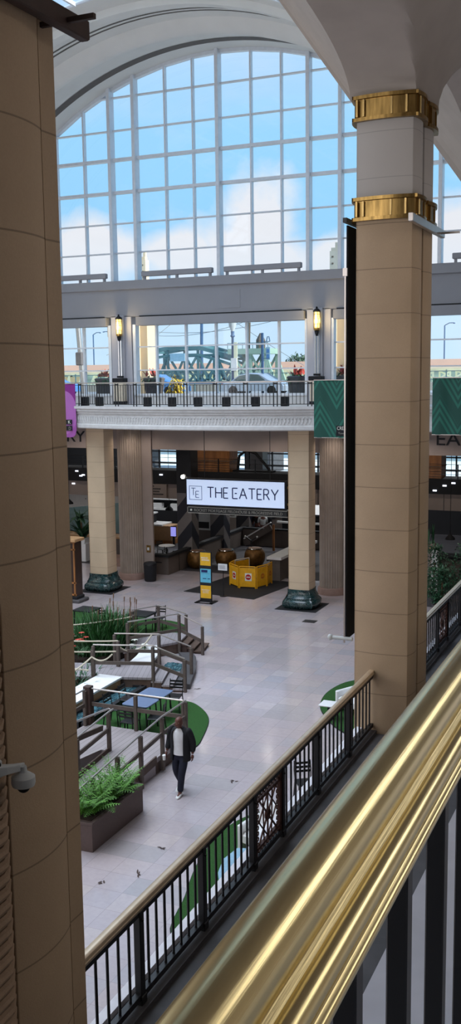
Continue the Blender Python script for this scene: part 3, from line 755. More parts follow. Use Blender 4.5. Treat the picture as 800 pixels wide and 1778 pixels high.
f=thing('ramp_fence','timber fence with steel tube rail along the open side of the ramp behind the man','fence',(-10.78,19,0),'deck fences')
fence(f,[(-10.78,21.45,.4),(-10.78,20.2,.4)]+[(-10.78,y,rampz(y)) for y in (19.15,18.1,17.1,16.5)],.97,.36)
f=thing('ramp_fence','timber fence across the back of the landing, in front of the blue-grey tables','fence',(-12.2,21.45,0),'deck fences')
fence(f,[(-13.58,21.45,.4),(-12.19,21.45,.4),(-10.84,21.45,.4)],.96,.3)
B().rbox(-13.68,-13.48,21.35,21.55,.1,1.42,.01).build('corner_post',M_postd,f)
f=thing('ramp_fence','hairpin fence between the two ramp lanes, rails joined in a loop','fence',(-12.2,19,0),'deck fences')
fence(f,[(-12.12,20.0,.4),(-12.12,18.6,rampz(18.6)),(-12.12,16.9,rampz(16.9))],.97,.3)
P=[(-12.3,20.0,.4),(-12.3,18.6,.55),(-12.3,16.9,.78)]
for p in P[1:]: B().rbox(p[0]-.05,p[0]+.05,p[1]-.05,p[1]+.05,.1,p[2]+.93,.008).build('post',M_post,f)
B().tube([(p[0],p[1],p[2]+.97) for p in P[::-1]]+[(-12.24,20.22,1.37),(-12.12,20.22,1.37),(-12.12,20.0,1.37)],.026,8).build('top_rail',M_rail,f,True)
b=B()
for p,q in zip(P,P[1:]): b.bar((p[0],p[1],p[2]+.55),(q[0],q[1],q[2]+.55),.045,.13)
b.build('mid_rail',M_post,f)
f=thing('ramp_fence','fence on the far side of the upper ramp lane, beside the left pier','fence',(-13.6,18,0),'deck fences')
fence(f,[(-13.6,21.3,.4),(-13.6,19.9,.4),(-13.6,18.2,.6),(-13.6,16.4,.82)],.96,.3)
# --- turf island under the tables
def island(name,pts,label,z=.03,m=None):
    P=[]; n=len(pts)
    for i in range(n):
        p0,p1,p2,p3=pts[i-1],pts[i],pts[(i+1)%n],pts[(i+2)%n]
        for k in range(6):
            u=k/6; P.append(tuple(.5*((2*b)+(c-a)*u+(2*a-5*b+4*c-d)*u*u+(3*b-a-3*c+d)*u**3) for a,b,c,d in zip(p0,p1,p2,p3)))
    t=thing(name,label,'turf',(P[0][0],P[0][1],0))
    cx_=sum(p[0] for p in P)/len(P); cy_=sum(p[1] for p in P)/len(P)
    B().prism([(cx_+(p[0]-cx_)*1.012,cy_+(p[1]-cy_)*1.012) for p in P],0,z-.008).build('edge_strip',M_blackm,t)
    B().prism(P,.002,z).build('turf_pile',m or M_turf,t)
    return t
island('turf_island',[(-13.9,21.7),(-11.6,21.55),(-10.9,21.3),(-10.75,21.9),(-10.85,22.5),(-11.3,23.87),(-12.0,24.73),(-12.64,25.02),(-13.9,24.9)],'dark green turf island under the blue-grey tables, behind the landing')
island('turf_island',[(-5.2,14.2),(-7.2,13.85),(-7.75,15.3),(-8.1,16.7),(-8.15,18.1),(-7.75,19.07),(-7.1,19.65),(-5.6,19.6)],'dark green turf seen through the nearer balustrade, around the pale blue table')
island('turf_island',[(-6.0,28.9),(-8.0,28.95),(-8.75,28.5),(-9.02,27.4),(-8.9,26.3),(-8.5,25.4),(-7.6,24.3),(-6.2,23.7)],'dark green turf island with the white armchair, just left of the twin pier')
# --- white bench with wood front, water channel
t=thing('stone_bench','white-topped bench with brown wooden front beside the water channel','bench',(-15,23.8,0))
B().rbox(-15.5,-14.72,22.3,25.15,.4,.47,.01).build('top_slab',M_white,t); B().box(-15.45,-14.76,22.35,25.1,.03,.4).build('front',M_tan,t)
t=thing('water_channel','long trough of rippling blue water in front of the white bench','fountain',(-14.5,23.6,0))
B().box(-14.9,-14.12,21.9,22.0,0,.2).box(-14.9,-14.12,25.3,25.4,0,.2).box(-14.2,-14.05,21.9,25.4,0,.2).box(-14.74,-14.7,21.9,25.4,0,.2).build('trough',M_blackm,t)
b=B(); v=[];f=[]
for i in range(9):
    for j in range(41): v.append((-14.7+.5*i/8,22+3.3*j/40,.13+R.uniform(-.012,.012)))
for i in range(8):
    for j in range(40): f.append((i*41+j,(i+1)*41+j,(i+1)*41+j+1,i*41+j+1))
b.add(v,f).build('water_surface',M_water,t,True)
# --- tables and chairs
def cafe_table(label):
    t=thing('cafe_table',label,'table',(0,0,0),'slatted cafe tables')
    P=[]
    for cx_,cy_,a in ((.31,-.28,-90),(.31,.28,0),(-.31,.28,90),(-.31,-.28,180)):
        for k in range(5): q=math.radians(a+90*k/4); P.append((cx_+.08*math.cos(q),cy_+.08*math.sin(q)))
    B().loft([(.70,[(x*.97,y*.97) for x,y in P]),(.715,P),(.735,P),(.74,[(x*.985,y*.985) for x,y in P])]).build('table_top',M_tbl,t)
    for sx in (-1,1):
        for sy in (-1,1): B().bar((sx*.3,sy*.27,.7),(sx*.34,sy*.3,0),.03).build('leg',M_black,t)
    b=B().bar((-.32,-.28,.66),(.32,-.28,.66),.02,.04).bar((-.32,.28,.66),(.32,.28,.66),.02,.04); b.build('apron',M_black,t)
    return t
tb=cafe_table('slatted blue-grey table nearer the landing fence'); tb.location=(-12.66,22.55,.03)
dup(tb,(-12.66,23.37,.03),'slatted blue-grey table nearer the stairs')
def cafe_chair(label,m=None):
    m=m or M_black; t=thing('cafe_chair',label,'chair',(0,0,0),'black metal cafe chairs')
    B().rbox(-.2,.2,-.2,.2,.43,.46,.01).build('seat',m,t)
    for sx in (-1,1):
        B().bar((sx*.18,-.18,.44),(sx*.2,-.22,0),.025).build('leg',m,t)
        B().tube([(sx*.18,.18,.46),(sx*.19,.22,.65),(sx*.18,.25,.86)],.013,6).build('back_post',m,t)
        B().bar((sx*.18,.18,.44),(sx*.2,.24,0),.025).build('leg',m,t)
    b=B()
    for z in (.62,.71,.80): b.bar((-.18,.225+.1*(z-.65),z),(.18,.225+.1*(z-.65),z),.012,.05)
    b.build('backrest',m,t); return t
ch=cafe_chair('black metal chair left of the nearer blue-grey table, by the water'); ch.location=(-13.5,22.6,.03); ch.rotation_euler=(0,0,PI/2)
dup(ch,(-13.5,23.4,.03),'black metal chair between water trough and the farther blue-grey table',rz=PI/2)
dup(ch,(-12.45,24.1,.03),'black metal chair behind the farther blue-grey table, near the stairs',rz=.2)
dup(ch,(-12.1,22.35,.03),'black metal chair on the turf right of the nearer blue-grey table',rz=-PI/2+.3)
dup(ch,(-12.6,21.85,.03),'black metal chair between the landing fence and the nearer table',rz=PI)
dup(ch,(-7.1,19.9,0),'lone black chair seen through the bars right of the ornate panel',rz=.6)
# --- middle deck with stairs
def U(a): return (math.cos(a),math.sin(a))
def loc2(o,a,u,v,z=0): return (o[0]+u*math.cos(a)-v*math.sin(a),o[1]+u*math.sin(a)+v*math.cos(a),z)
def stepped(name,label,o,a,z,w,length,nst,run,m):
    t=thing(name,label,'deck',(o[0],o[1],0))
    Q=lambda u,v:loc2(o,a,u,v)[:2]
    B().prism([Q(-length,0),Q(0,0),Q(0,w),Q(-length,w)],z-.07,z).build('deck_boards',m,t)
    B().prism([Q(-length,.03),Q(-.03,.03),Q(-.03,w-.03),Q(-length,w-.03)],0,z-.07).build('deck_skirt',M_deckf,t)
    for k in range(nst):
        zz=z*(nst-k)/(nst+1); u0=run*k
        B().prism([Q(u0-.02,0),Q(u0+run,0),Q(u0+run,w),Q(u0-.02,w)],zz-.05,zz).build('tread',m,t)
        B().prism([Q(u0,.02),Q(u0+run-.03,.02),Q(u0+run-.03,w-.02),Q(u0,w-.02)],0,zz-.05).build('riser',M_deckf,t)
    return t
o2=(-13.9,25.45); a2=.31
stepped('timber_deck','middle grey boarded deck with three steps down to the right',o2,a2,.44,1.4,3.6,3,.32,M_deck2)
f=thing('deck_fence','near fence of the middle deck with rail running down its steps','fence',(o2[0],o2[1],0),'deck fences')
Q=lambda u,v,z:loc2(o2,a2,u,v,z)
fence(f,[Q(-1.75,.04,.44),Q(.05,.04,.44),Q(1.0,.04,.06)],.97,.5,mid=.42)
f=thing('deck_fence','far fence of the middle deck with rail running down its steps','fence',Q(0,1.4,0),'deck fences')
fence(f,[Q(-1.4,1.36,.44),Q(0,1.36,.44),Q(1.0,1.36,.06)],.97,.5,mid=.42)
b=B()
# --- far deck with stairs
t=thing('timber_deck','farthest grey deck by the tall reeds, dark steps down to the right','deck',(-14.98,29.5,0))
PD=[(-16.15,27.7),(-14.98,29.5),(-15.22,30.62),(-16.25,30.3),(-16.75,29.3)]
B().prism(PD,.34,.41).build('deck_boards',M_deck2,t); cxd,cyd=-15.8,29.5
B().prism([lerp(p,(cxd,cyd),.03) for p in PD],0,.34).build('deck_skirt',M_deckf,t)
Q3=lambda u,v,z:loc2((-14.98,29.5),.2,u,v,z)
for k in range(3):
    zz=.41*(3-k)/4; u0=.25*k
    B().prism([Q3(u0-.02,0,0)[:2],Q3(u0+.25,0,0)[:2],Q3(u0+.25,1.08,0)[:2],Q3(u0-.02,1.08,0)[:2]],zz-.04,zz).build('tread',M_deckf,t)
    B().prism([Q3(u0,.02,0)[:2],Q3(u0+.22,.02,0)[:2],Q3(u0+.22,1.06,0)[:2],Q3(u0,1.06,0)[:2]],0,zz-.04).build('riser',M_postd,t)
f=thing('deck_fence','near fence of the farthest deck, ending at its dark steps','fence',(-14.98,29.5,0),'deck fences')
fence(f,[(-16.06,27.85,.41),(-14.98,29.45,.41),(-14.18,29.58,.05)],.97,.4,mid=.42)
f=thing('deck_fence','far fence of the farthest deck, in front of the black outdoor table','fence',(-16.2,30.2,0),'deck fences')
fence(f,[(-16.72,29.35,.41),(-16.2,30.28,.41),(-15.35,30.72,.1)],.97,.4,mid=.42)
# curved slate plinth between the stairs and the rill of water inside it
cp=[(-14.4,29.25),(-14.05,28.8),(-13.79,28.25),(-13.5,27.65),(-13.31,27.12),(-13.1,26.5),(-12.95,26.1)]
t=thing('curved_plinth','low curved dark slate kerb joining the two flights of steps','kerb',(-13.5,27.5,0))
P=cp+[(p[0]-.42,p[1]-.16) for p in cp[::-1]]
B().prism(P,0,.16).build('kerb',M_slate,t)
t=thing('water_pool','small pool of rippling water between the two decks','fountain',(-14.3,27.2,0))
b=B(); v=[];f=[]
for i in range(9):
    for j in range(17): v.append((-14.5+.75*i/8-.2*(j/16),26.75+1.3*j/16,.12+R.uniform(-.02,.02)))
for i in range(8):
    for j in range(16): f.append((i*17+j,(i+1)*17+j,(i+1)*17+j+1,i*17+j+1))
b.add(v,f).build('water_surface',M_water,t,True)
B().prism([(-14.55,26.72),(-13.65,26.72),(-13.9,28.1),(-14.72,28.1)],0,.08).build('basin',M_blackm,t)
# curved white seat by the pond
def crom(pts,n=5):
    P=[pts[0]]+list(pts)+[pts[-1]]; o=[]
    for p0,p1,p2,p3 in zip(P,P[1:],P[2:],P[3:]):
        for k in range(n):
            u=k/n; o.append(tuple(.5*((2*b)+(c-a)*u+(2*a-5*b+4*c-d)*u*u+(3*b-a-3*c+d)*u**3) for a,b,c,d in zip(p0,p1,p2,p3)))
    return o+[pts[-1]]
out=crom([(-14.62,26.75),(-14.72,27.3),(-14.92,27.9),(-15.3,28.55)]); inn=crom([(-15.25,26.55),(-15.38,27.2),(-15.55,27.8),(-15.75,28.25)])
t=thing('curved_bench','white curved seat around the reed bed','bench',(-15.2,27.3,0))
B().prism(out+inn[::-1],.42,.5).build('seat',M_white,t,bev=.01)
B().prism([lerp(a,b,.1) for a,b in zip(out,inn)]+[lerp(a,b,.1) for a,b in zip(inn,out)][::-1],0,.42).build('base',M_deckf,t)
# reeds, flowers, turf behind
def soilbed(par,c,rx,ry,h):
    b=B().loft([(z,[(c[0]+rx*s*math.cos(2*PI*k/24),c[1]+ry*s*math.sin(2*PI*k/24)) for k in range(24)]) for z,s in ((0,1),(h,1),(h+.03,.95))]); b.build('soil_bed',M_soil,par)
t=thing('reed_bed','tall green reeds in the pond bed behind the middle deck','reeds',(-17.1,28.7,0))
soilbed(t,(-17.45,28.5),1.0,1.5,.2)
b=B()
for k in range(2600):
    a=R.uniform(0,2*PI); r=1.25*math.sqrt(R.random()); x=-17.35+r*math.cos(a)*.7; y=28.45+r*math.sin(a)
    h=R.uniform(.7,1.5)*(1 if r<.8 else .8); b.blade((x,y,.2),(R.uniform(-.4,.4),R.uniform(-.4,.4),1),h,R.uniform(.025,.05),R.uniform(.3,1.4),5)
o=b.build('reed_blades',M_reed,t)
b=B()
for k in range(14):
    x=-16.9+R.uniform(-.8,.8); y=28.6+R.uniform(-.6,.6); h=R.uniform(1.4,1.9); b.tube([(x,y,.2),(x+.05,y,h)],.008,5); b.tube([(x+.05,y,h),(x+.06,y,h+.16)],.018,6)
b.build('bulrush_stems',M_wood,t)
def flower(name,label,c,n,h,mp,spread,sz,grp=None):
    t=thing(name,label,'flowers',(c[0],c[1],0),grp); b=B(); p=B()
    for k in range(n):
        x=c[0]+R.uniform(-spread,spread); y=c[1]+R.uniform(-spread,spread); z=c[2]+R.uniform(.3,1)*h
        b.tube([(x,y,c[2]),(x,y,z)],.007,4)
        for q in range(3): b.blade((x,y,c[2]+.1),(R.uniform(-1,1),R.uniform(-1,1),1),h*.5,.05,.8,4)
        for q in range(6):
            a=2*PI*q/6; p.blade((x,y,z),(math.cos(a),math.sin(a),.5),sz,sz*.55,.7,3)
    b.build('stems',M_lily,t); p.build('petals',mp,t); return t
flower('red_flowers','red flowers left of the reeds, behind the rope rails',(-17.5,26.6,.4),16,.8,M_red,.5,.11)
flower('white_lilies','white lily flowers in front of the red flowers',(-17.2,25.5,.3),6,.55,M_wpet,.25,.17)
flower('white_lilies','white flowers at the right foot of the reeds',(-15.75,27.9,.3),7,.5,M_wpet,.3,.13)
t=thing('fern_clump','dark green clump under the rope by the white bench','shrub',(-15.8,24.4,0))
b=B()
for k in range(260): b.blade((-15.85+R.uniform(-.28,.28),24.3+R.uniform(-1.1,1.1),.0),(R.uniform(-.7,.7),R.uniform(-.7,.7),1),R.uniform(.35,.95),.05,1,5)
b.build('leaves',M_leaf,t)
# rope rails
t=thing('rope_rail','cream rope rails slung between posts around the reed bed','rope',(-16.5,26.5,0))
def rope(p,q,sag,n=12): return [(p[0]+(q[0]-p[0])*k/n,p[1]+(q[1]-p[1])*k/n,p[2]+(q[2]-p[2])*k/n-sag*4*(k/n)*(1-k/n)) for k in range(n+1)]
pp=[(-18.2,26.9),(-16.83,28.6)]
for i,(p,q,s) in enumerate((((-18.3,26.9,1.25),(-16.6,29.2,1.2),.05),((-18.3,26.9,.85),(-16.6,29.2,.85),.05),((-18.0,25.1,1.3),(-15.4,26.1,1.25),.03),((-18.0,25.1,.95),(-15.4,26.1,.92),.03),((-15.4,26.1,1.1),(-14.9,27.4,1.2),.35),((-16.3,23.5,.55),(-15.6,24.9,1.05),.12),((-15.6,24.9,1.05),(-14.9,24.9,1.2),.15),((-18.0,24.7,.7),(-15.55,24.62,.72),.02))):
    B().tube(rope(p,q,s),.024,6).build('rope',M_rope,t,True)
for x,y in ((-15.4,26.1),(-15.6,24.95),(-16.6,29.2)): B().rbox(x-.05,x+.05,y-.05,y+.05,0,1.25,.008).build('post',M_post,t)
island('turf_island',[(-22.5,29.5),(-20,28.5),(-17.8,28.6),(-16.5,30.5),(-15.8,31.2),(-16.2,32.4),(-17.3,33.3),(-20.5,33.2),(-22.5,33.3)],'turf patch with black outdoor tables behind the reeds')
# outdoor tables and chairs on the far turf
def blk_table(label,x,y,w,d,z=.74,rz=0):
    t=thing('outdoor_table',label,'table',(x,y,.03),'black outdoor tables')
    B().rbox(x-w/2,x+w/2,y-d/2,y+d/2,z-.03,z+.03,.01).build('table_top',M_blackm,t)
    for sx in (-1,1):
        for sy in (-1,1): B().bar((x+sx*(w/2-.06),y+sy*(d/2-.06),z),(x+sx*(w/2-.05),y+sy*(d/2-.05),.03),.04).build('leg',M_black,t)
    t.rotation_euler=(0,0,rz); return t
blk_table('black outdoor table behind the farthest deck fence',-17.45,31.3,.85,.8)
blk_table('black outdoor table left of the tall reeds',-19.7,31.2,.8,.75)
c=dup(ch,(-17.1,32.0,.03),'black chair at the back of the table behind the farthest deck fence',rz=PI*.05)
c=dup(ch,(-17.5,30.6,.03),'black chair in front of the table behind the farthest deck fence',rz=PI)
c=dup(ch,(-18.9,31.1,.03),'black chair standing behind the reeds',rz=PI)
# fern planter in front
t=thing('fern_planter','long brown planter box of bright green ferns, left of the walking man','planter',(-10.5,17.1,0))
b=B(); 
b.prism([(-10.82,16.02),(-10.18,16.05),(-10.18,18.13),(-10.82,18.1)],0,.56); b.build('box',mat('planter_brown',(90,74,70),.7,var=.08,scale=20,bump=.15),t,bev=.012)
B().loft([(z,[(-10.84-e,16.0-e),(-10.16+e,16.03-e),(-10.16+e,18.15+e),(-10.84-e,18.12+e)]) for z,e in ((.56,0),(.62,.0))]).build('rim',MATS['planter_brown'],t,bev=.012)
B().box(-10.78,-10.25,16.12,18.05,.6,.635).build('soil',M_soil,t)
b=B()
for k in range(150):
    x=R.uniform(-10.74,-10.28); y=R.uniform(16.2,18.0); a=R.uniform(0,2*PI); el=R.uniform(.6,2.6)
    d=Vector((math.cos(a),math.sin(a),el)).normalized(); p=Vector((x,y,.63)); L=R.uniform(.45,.85); n=13
    side=d.cross(Vector((0,0,1))).normalized(); b.blade(p,d,L,.02,.85,n)
    for i in range(1,n):
        d=(d+Vector((0,0,-.85/n))).normalized(); p=p+d*L/n
        w=.13*math.sin(PI*(i/n)**.8)+.02
        for s in (-1,1): b.blade(p,side*s+d*.6+Vector((0,0,.15)),w,.022,.5,2)
b.build('fern_fronds',M_fern,t)
# under the near balustrade: pale blue table and white seats; armchair on right island
t=thing('low_table','pale blue low table on the turf, seen through the nearer balustrade','table',(-6.9,15.8,.03))
b=B(); P=[(-6.6,15.0),(-6.95,15.05),(-7.2,15.5),(-7.32,16.0),(-7.25,16.5),(-6.95,16.6),(-6.6,16.3),(-6.5,15.5)]
B().prism(P,.40,.45).build('table_top',M_lblue,t); B().prism([lerp(p,(-6.85,15.8),.45) for p in P],.03,.40).build('pedestal',M_white,t)
def lounge(label,loc,rz):
    t=thing('lounge_chair',label,'chair',(0,0,0),'white lounge chairs')
    B().rbox(-.36,.36,-.35,.35,.2,.42,.04).build('seat',M_white,t)
    b=B(); b.add([(-.36,.22,.3),(.36,.22,.3),(.36,.36,.3),(-.36,.36,.3),(-.36,.36,.85),(.36,.36,.85),(.36,.48,.83),(-.36,.48,.83)],[(0,3,2,1),(4,5,6,7),(0,1,5,4),(1,2,6,5),(2,3,7,6),(3,0,4,7)]); b.build('backrest',M_white,t,bev=.03)
    for s in (-1,1): B().rbox(s*.40-.05,s*.40+.05,-.36,.36,.03,.58,.02).build('armrest',M_white,t)
    t.location=loc; t.rotation_euler=(0,0,rz); return t
lc=lounge('white armchair on the turf island left of the twin pier',(-7.75,25.9,.03),-.5)
dup(lc,(-7.0,17.35,.03),'white armchair behind the pale blue table',rz=-.2)
dup(lc,(-6.0,14.6,.03),'white armchair nearest below the balustrade, at the near end of the turf',rz=PI+.5)
t=thing('side_table','small white side table next to the white armchair on the turf island','table',(-8.2,25.2,.03))
B().rbox(-8.5,-8.0,24.9,25.35,.42,.46,.01).build('table_top',M_white,t); B().box(-8.3,-8.2,25.08,25.18,.03,.42).build('leg',M_blackm,t)
# floor grilles and scraps
t=thing('floor_grille','small dark grille set in the floor by the right marble base','grille',(-12.2,34.3,0))
p0=(-12.35,35.1); B().box(-12.6,-12.1,35.0,35.4,0,.008).build('frame',M_black,t); b=B()
for k in range(6): b.box(-12.56+k*.075,-12.53+k*.075,35.04,35.36,.008,.012)
b.build('slat',M_slate,t)
def scrap(label,c):
    b=B()
    for k in range(4): b.blade((c[0]+R.uniform(-.05,.05),c[1]+R.uniform(-.05,.05),.006),(R.uniform(-1,1),R.uniform(-1,1),.2),.09,.035,.2,3)
    o=b.build('dry_leaf_scrap',M_postd); tag(o,label,'leaf','dry leaf scraps on the floor')
scrap('dark scrap of leaf on the floor right of the planter',(-9.0,16.72)); scrap('thin dark scrap on the pale tiles at lower left',(-9.4,15.1)); scrap('tiny dark speck on the tiles nearest the balustrade',(-8.9,15.6))
scrap('dark speck on the floor by the middle steps',(-12.75,26.2)); scrap('dark scrap on the floor right of the walking man',(-9.0,20.3))
# ================================================================== EATERY UNDER THE BALCONY
# lintel wall with lettering
struct(B().box(-40,-4.5,40.2,40.5,5.98,7.25).build('wall_back',M_tau))
struct(B().box(-4.5,9,40.2,40.5,5.98,7.25).build('wall_back_right',M_tau))
struct(B().box(-40,9,40.5,57.2,7.25,7.45).build('ceiling_eatery',M_blackm))
struct(B().box(8.8,9,40.5,57,0,7.3).build('wall_right_eatery',M_taud))
t=thing('wall_lettering','dark EATERY letters on the taupe wall beside the purple banner','lettering',(-26,40.2,6.3),'wall lettering')
text('letters','THE EATERY',M_blackm,t,(-30.0,40.19,6.27),(1,0,0),(0,0,1),width=4.85,height=.5,ext=.02)
t=thing('wall_lettering','dark EATERY letters on the taupe wall right of the twin pier','lettering',(-7,40.2,6.3),'wall lettering')
text('letters','THE EATERY',M_blackm,t,(-10.6,40.19,6.4),(1,0,0),(0,0,1),width=4.85,height=.5,ext=.02)
# wall at the back of the hall
def holes(y,x0,x1,z0,z1,hs,name,m):
    # wall in plane y with rectangular holes sharing columns
    xs=sorted({x0,x1}|{h[0] for h in hs}|{h[1] for h in hs}); zs=sorted({z0,z1}|{h[2] for h in hs}|{h[3] for h in hs}); b=B()
    for a,c in zip(xs,xs[1:]):
        for p,q in zip(zs,zs[1:]):
            mx,mz=(a+c)/2,(p+q)/2
            if not any(h[0]<mx<h[1] and h[2]<mz<h[3] for h in hs): b.box(a,c,y,y+.3,p,q)
    return struct(b.build(name,m))
holes(57,-45,9,0,7.3,[(-31.7,-28.7,2.9,5.2),(-28.2,-24.2,2.9,5.2),(-23.9,-18,2.9,5.2),(-12.6,-8.5,2.9,5.2),(-40,-34.6,.2,1.5),(-31.4,-29.5,.55,1.25)],'wall_back_hall',M_blackm)
w=struct(bpy.data.objects.new('window_6',None)); COL.objects.link(w); w.location=(0,57,0)
for x0,x1 in ((-31.7,-28.7),(-28.2,-24.2),(-23.9,-18),(-12.6,-8.5)):
    b=B(); n=max(2,round((x1-x0)/1.4))
    for k in range(n+1): b.box(x0+(x1-x0)*k/n-.035,x0+(x1-x0)*k/n+.035,57.0,57.15,2.9,5.2)
    for z in (2.95,3.7,4.45): b.box(x0,x1,57.0,57.15,z-.04,z+.04)
    b.build('window_grid',M_blackm,w)
    B().add([(x0,57.2,2.9),(x1,57.2,2.9),(x1,57.2,5.2),(x0,57.2,5.2)],[(0,1,2,3)]).build('pane',M_glass,w)
# duct-like bridge crossing the hall
t=thing('bulkhead_bridge','black and taupe bulkhead crossing the food hall with a rail on top','bulkhead',(-18,46.5,2.9))
B().box(-39,8,46,47.2,2.95,3.72).build('lower_panel',M_tau,t); B().box(-39,8,45.9,47.3,3.72,4.42).build('upper_fascia',M_blackm,t)
b=B()
for x in (-30,-27.7,-24.2,-17.9,-15.7,-9.6): b.box(x-.01,x+.01,45.985,46,2.95,3.72)
b.build('panel_joint',M_dark,t)
b=B()
for z in (4.62,4.85,5.08): b.box(-39,8,45.95,45.98,z,z+.018)
for k in range(24): b.box(-39+k*2,-38.95+k*2,45.94,45.99,4.42,5.1)
b.build('rail',M_black,t)
for i,(x,z,y) in enumerate(((-29.3,4.25,45.88),(-28.9,4.05,45.88),(-29.6,3.55,45.98),(-29.05,4.0,45.88),(-24.2,4.2,45.88),(-9.55,4.12,45.88),(-9.15,4.25,45.88),(-10.0,3.88,45.88))):
    B().box(x-.09,x+.09,y-.03,y,z-.035,z+.035).build('downlight',M_down,t)
# brown kiosk standing on the bulkhead bridge
t=thing('timber_kiosk','brown timber box on the bulkhead above THE EATERY sign','kiosk',(-21.5,46.6,4.42))
B().box(-22.35,-20.4,46.05,47.1,4.42,5.5).build('body',M_wood2,t); B().box(-22.4,-20.35,46.0,47.15,4.95,5.0).build('rail_band',M_wood,t)
t=thing('timber_kiosk','brown timber box on the bulkhead right of the twin pier','kiosk',(-10.2,46.6,4.42))
B().box(-10.7,-9.75,46.05,47.1,4.42,5.6).build('body',M_wood2,t); B().box(-10.72,-9.73,46.0,47.12,4.95,5.0).build('rail_band',M_wood,t)
t=thing('exercise_arch','black rounded frame silhouetted against the upper windows','frame',(-19.6,46.6,4.42))
B().tube([(-20.2,46.6,4.42),(-20.1,46.6,5.2),(-19.7,46.6,5.5),(-19.2,46.6,5.35),(-18.6,46.6,4.7),(-18.4,46.6,4.42)],.07,10).build('hoop',M_blackm,t,True)
B().box(-20.4,-18.2,46.4,46.8,4.42,4.5).build('plinth',M_blackm,t)
# chevron pillars
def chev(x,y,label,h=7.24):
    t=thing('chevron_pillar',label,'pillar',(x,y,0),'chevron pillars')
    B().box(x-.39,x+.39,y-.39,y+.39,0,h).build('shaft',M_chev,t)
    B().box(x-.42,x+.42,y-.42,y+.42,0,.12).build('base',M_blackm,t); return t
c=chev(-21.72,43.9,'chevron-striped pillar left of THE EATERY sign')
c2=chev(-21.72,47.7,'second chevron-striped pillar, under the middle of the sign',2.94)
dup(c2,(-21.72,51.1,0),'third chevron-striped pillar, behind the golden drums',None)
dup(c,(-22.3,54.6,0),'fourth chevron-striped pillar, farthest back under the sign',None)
# hanging sign
t=thing('eatery_sign','long lit sign reading THE EATERY hung between the columns','sign',(-16.9,38.6,3.6))
SX0,SX1,SY=-19.1,-14.62,38.55
B().rbox(SX0-.06,SX1+.1,SY,SY+.25,3.72,4.93,.015).build('cabinet',M_blackm,t)
face=B().box(SX0,SX1,SY-.015,SY,3.79,4.87).build('lit_face',M_lit,t)
b=B(); lx=SX0+.12
for x0,x1,z0,z1 in ((lx,lx+.60,4.0,4.018),(lx,lx+.60,4.58,4.598),(lx,lx+.018,4.0,4.598),(lx+.582,lx+.60,4.0,4.598)): b.box(x0,x1,SY-.025,SY-.015,z0,z1)
b.build('logo_box',M_navy,face)
def strokes(segs,w,name):
    b=B()
    for p,q in segs: b.bar((p[0],SY-.021,p[1]),(q[0],SY-.021,q[1]),w,.012,up=(0,1,0))
    return b.build(name,M_navy,face)
def glyph(ch_,x,z,w,h):
    S={'T':[((0,1),(1,1)),((.5,1),(.5,0))],'H':[((0,0),(0,1)),((1,0),(1,1)),((0,.5),(1,.5))],'E':[((0,0),(0,1)),((0,1),(1,1)),((0,0),(1,0)),((.02,.5),(.85,.5))],'A':[((0,0),(.5,1)),((.5,1),(1,0)),((.2,.36),(.8,.36))],'R':[((0,0),(0,1)),((0,1),(.6,1)),((.6,1),(.85,.88)),((.85,.88),(.85,.64)),((.85,.64),(.6,.5)),((.6,.5),(0,.5)),((.45,.5),(1,0))],'Y':[((0,1),(.5,.45)),((1,1),(.5,.45)),((.5,.45),(.5,0))],'G':[((0,0),(0,1)),((0,1),(1,1)),((0,0),(1,0)),((.45,.5),(.85,.5))]}[ch_]
    return [((x+a*w,z+c*h),(x+d*w,z+e*h)) for (a,c),(d,e) in S]
sg=[]; x=SX0+.98
for c_,w_ in (('T',.30),('H',.28),('E',.21),(' ',.12),('G',.23),('A',.33),('T',.30),('E',.21),('R',.25),('Y',.31)):
    if c_!=' ': sg+=glyph(c_,x,4.12,w_,.44)
    x+=w_+(.087 if c_!=' ' else 0)
strokes(sg,.046,'letters')
strokes(glyph('T',lx+.1,4.2,.2,.3)+glyph('E',lx+.31,4.1,.15,.27),.024,'logo_letters')
lp=B().box(SX0+.02,SX1+.1,SY+.02,SY+.22,3.42,3.68).build('lower_plate',M_stripp,t)
b=B()
for z in (3.41,3.66): b.box(SX0,SX1+.12,SY,SY+.24,z,z+.03)
b.box(SX0,SX0+.03,SY,SY+.24,3.41,3.69).build('plate_trim',M_strpt,t)
text('plate_lettering','ROCKET MORTGAGE FIELDHOUSE & PROGRESSIVE FIELD',M_strpt,lp,(SX0+.33,SY+.02,3.49),(1,0,0),(0,0,1),width=4.05,height=.12,ext=.008)
B().tube([(SX0+.18,SY+.02,3.55),(SX0+.18,SY,3.55)],.045,12).build('bullet_dot',M_wpet,lp)
b=B()
for k in range(4): b.lathe([(.07,3.5+k*.36),(.085,3.54+k*.36),(.085,3.78+k*.36),(.07,3.82+k*.36)],SX1+.22,SY+.12,10)
b.build('side_column',M_brass2,t,True)
b=B().box(SX1+.1,SX1+.9,SY+.06,SY+.2,3.9,4.0).box(SX1+.1,SX1+.9,SY+.06,SY+.2,4.6,4.7); b.build('bracket',M_brass2,t)
for x in (-18.3,-15.3): B().bar((x,SY+.12,4.93),(x,SY+.12,7.14),.02).build('hanger',M_black,t)
t=thing('spotlight','bright white spotlight glowing at the upper left corner of the sign','light',(-19.35,38.7,4.95))
B().lathe([(.05,4.86),(.09,4.9),(.1,5.0),(.05,5.06)],-19.32,38.72,10).build('housing',M_whitep,t,True)
B().ball((-19.32,38.6,4.96),.085,12).build('lens',M_bulb,t,True)
B().bar((-19.3,38.72,4.93),(-19.0,38.72,4.93),.03).build('arm',M_black,t)
struct(B().box(-39.9,8.7,42.4,56.9,0,.006).build('floor_food_hall',mat('dark_carpet',(58,56,60),.7,var=.15,scale=4)))
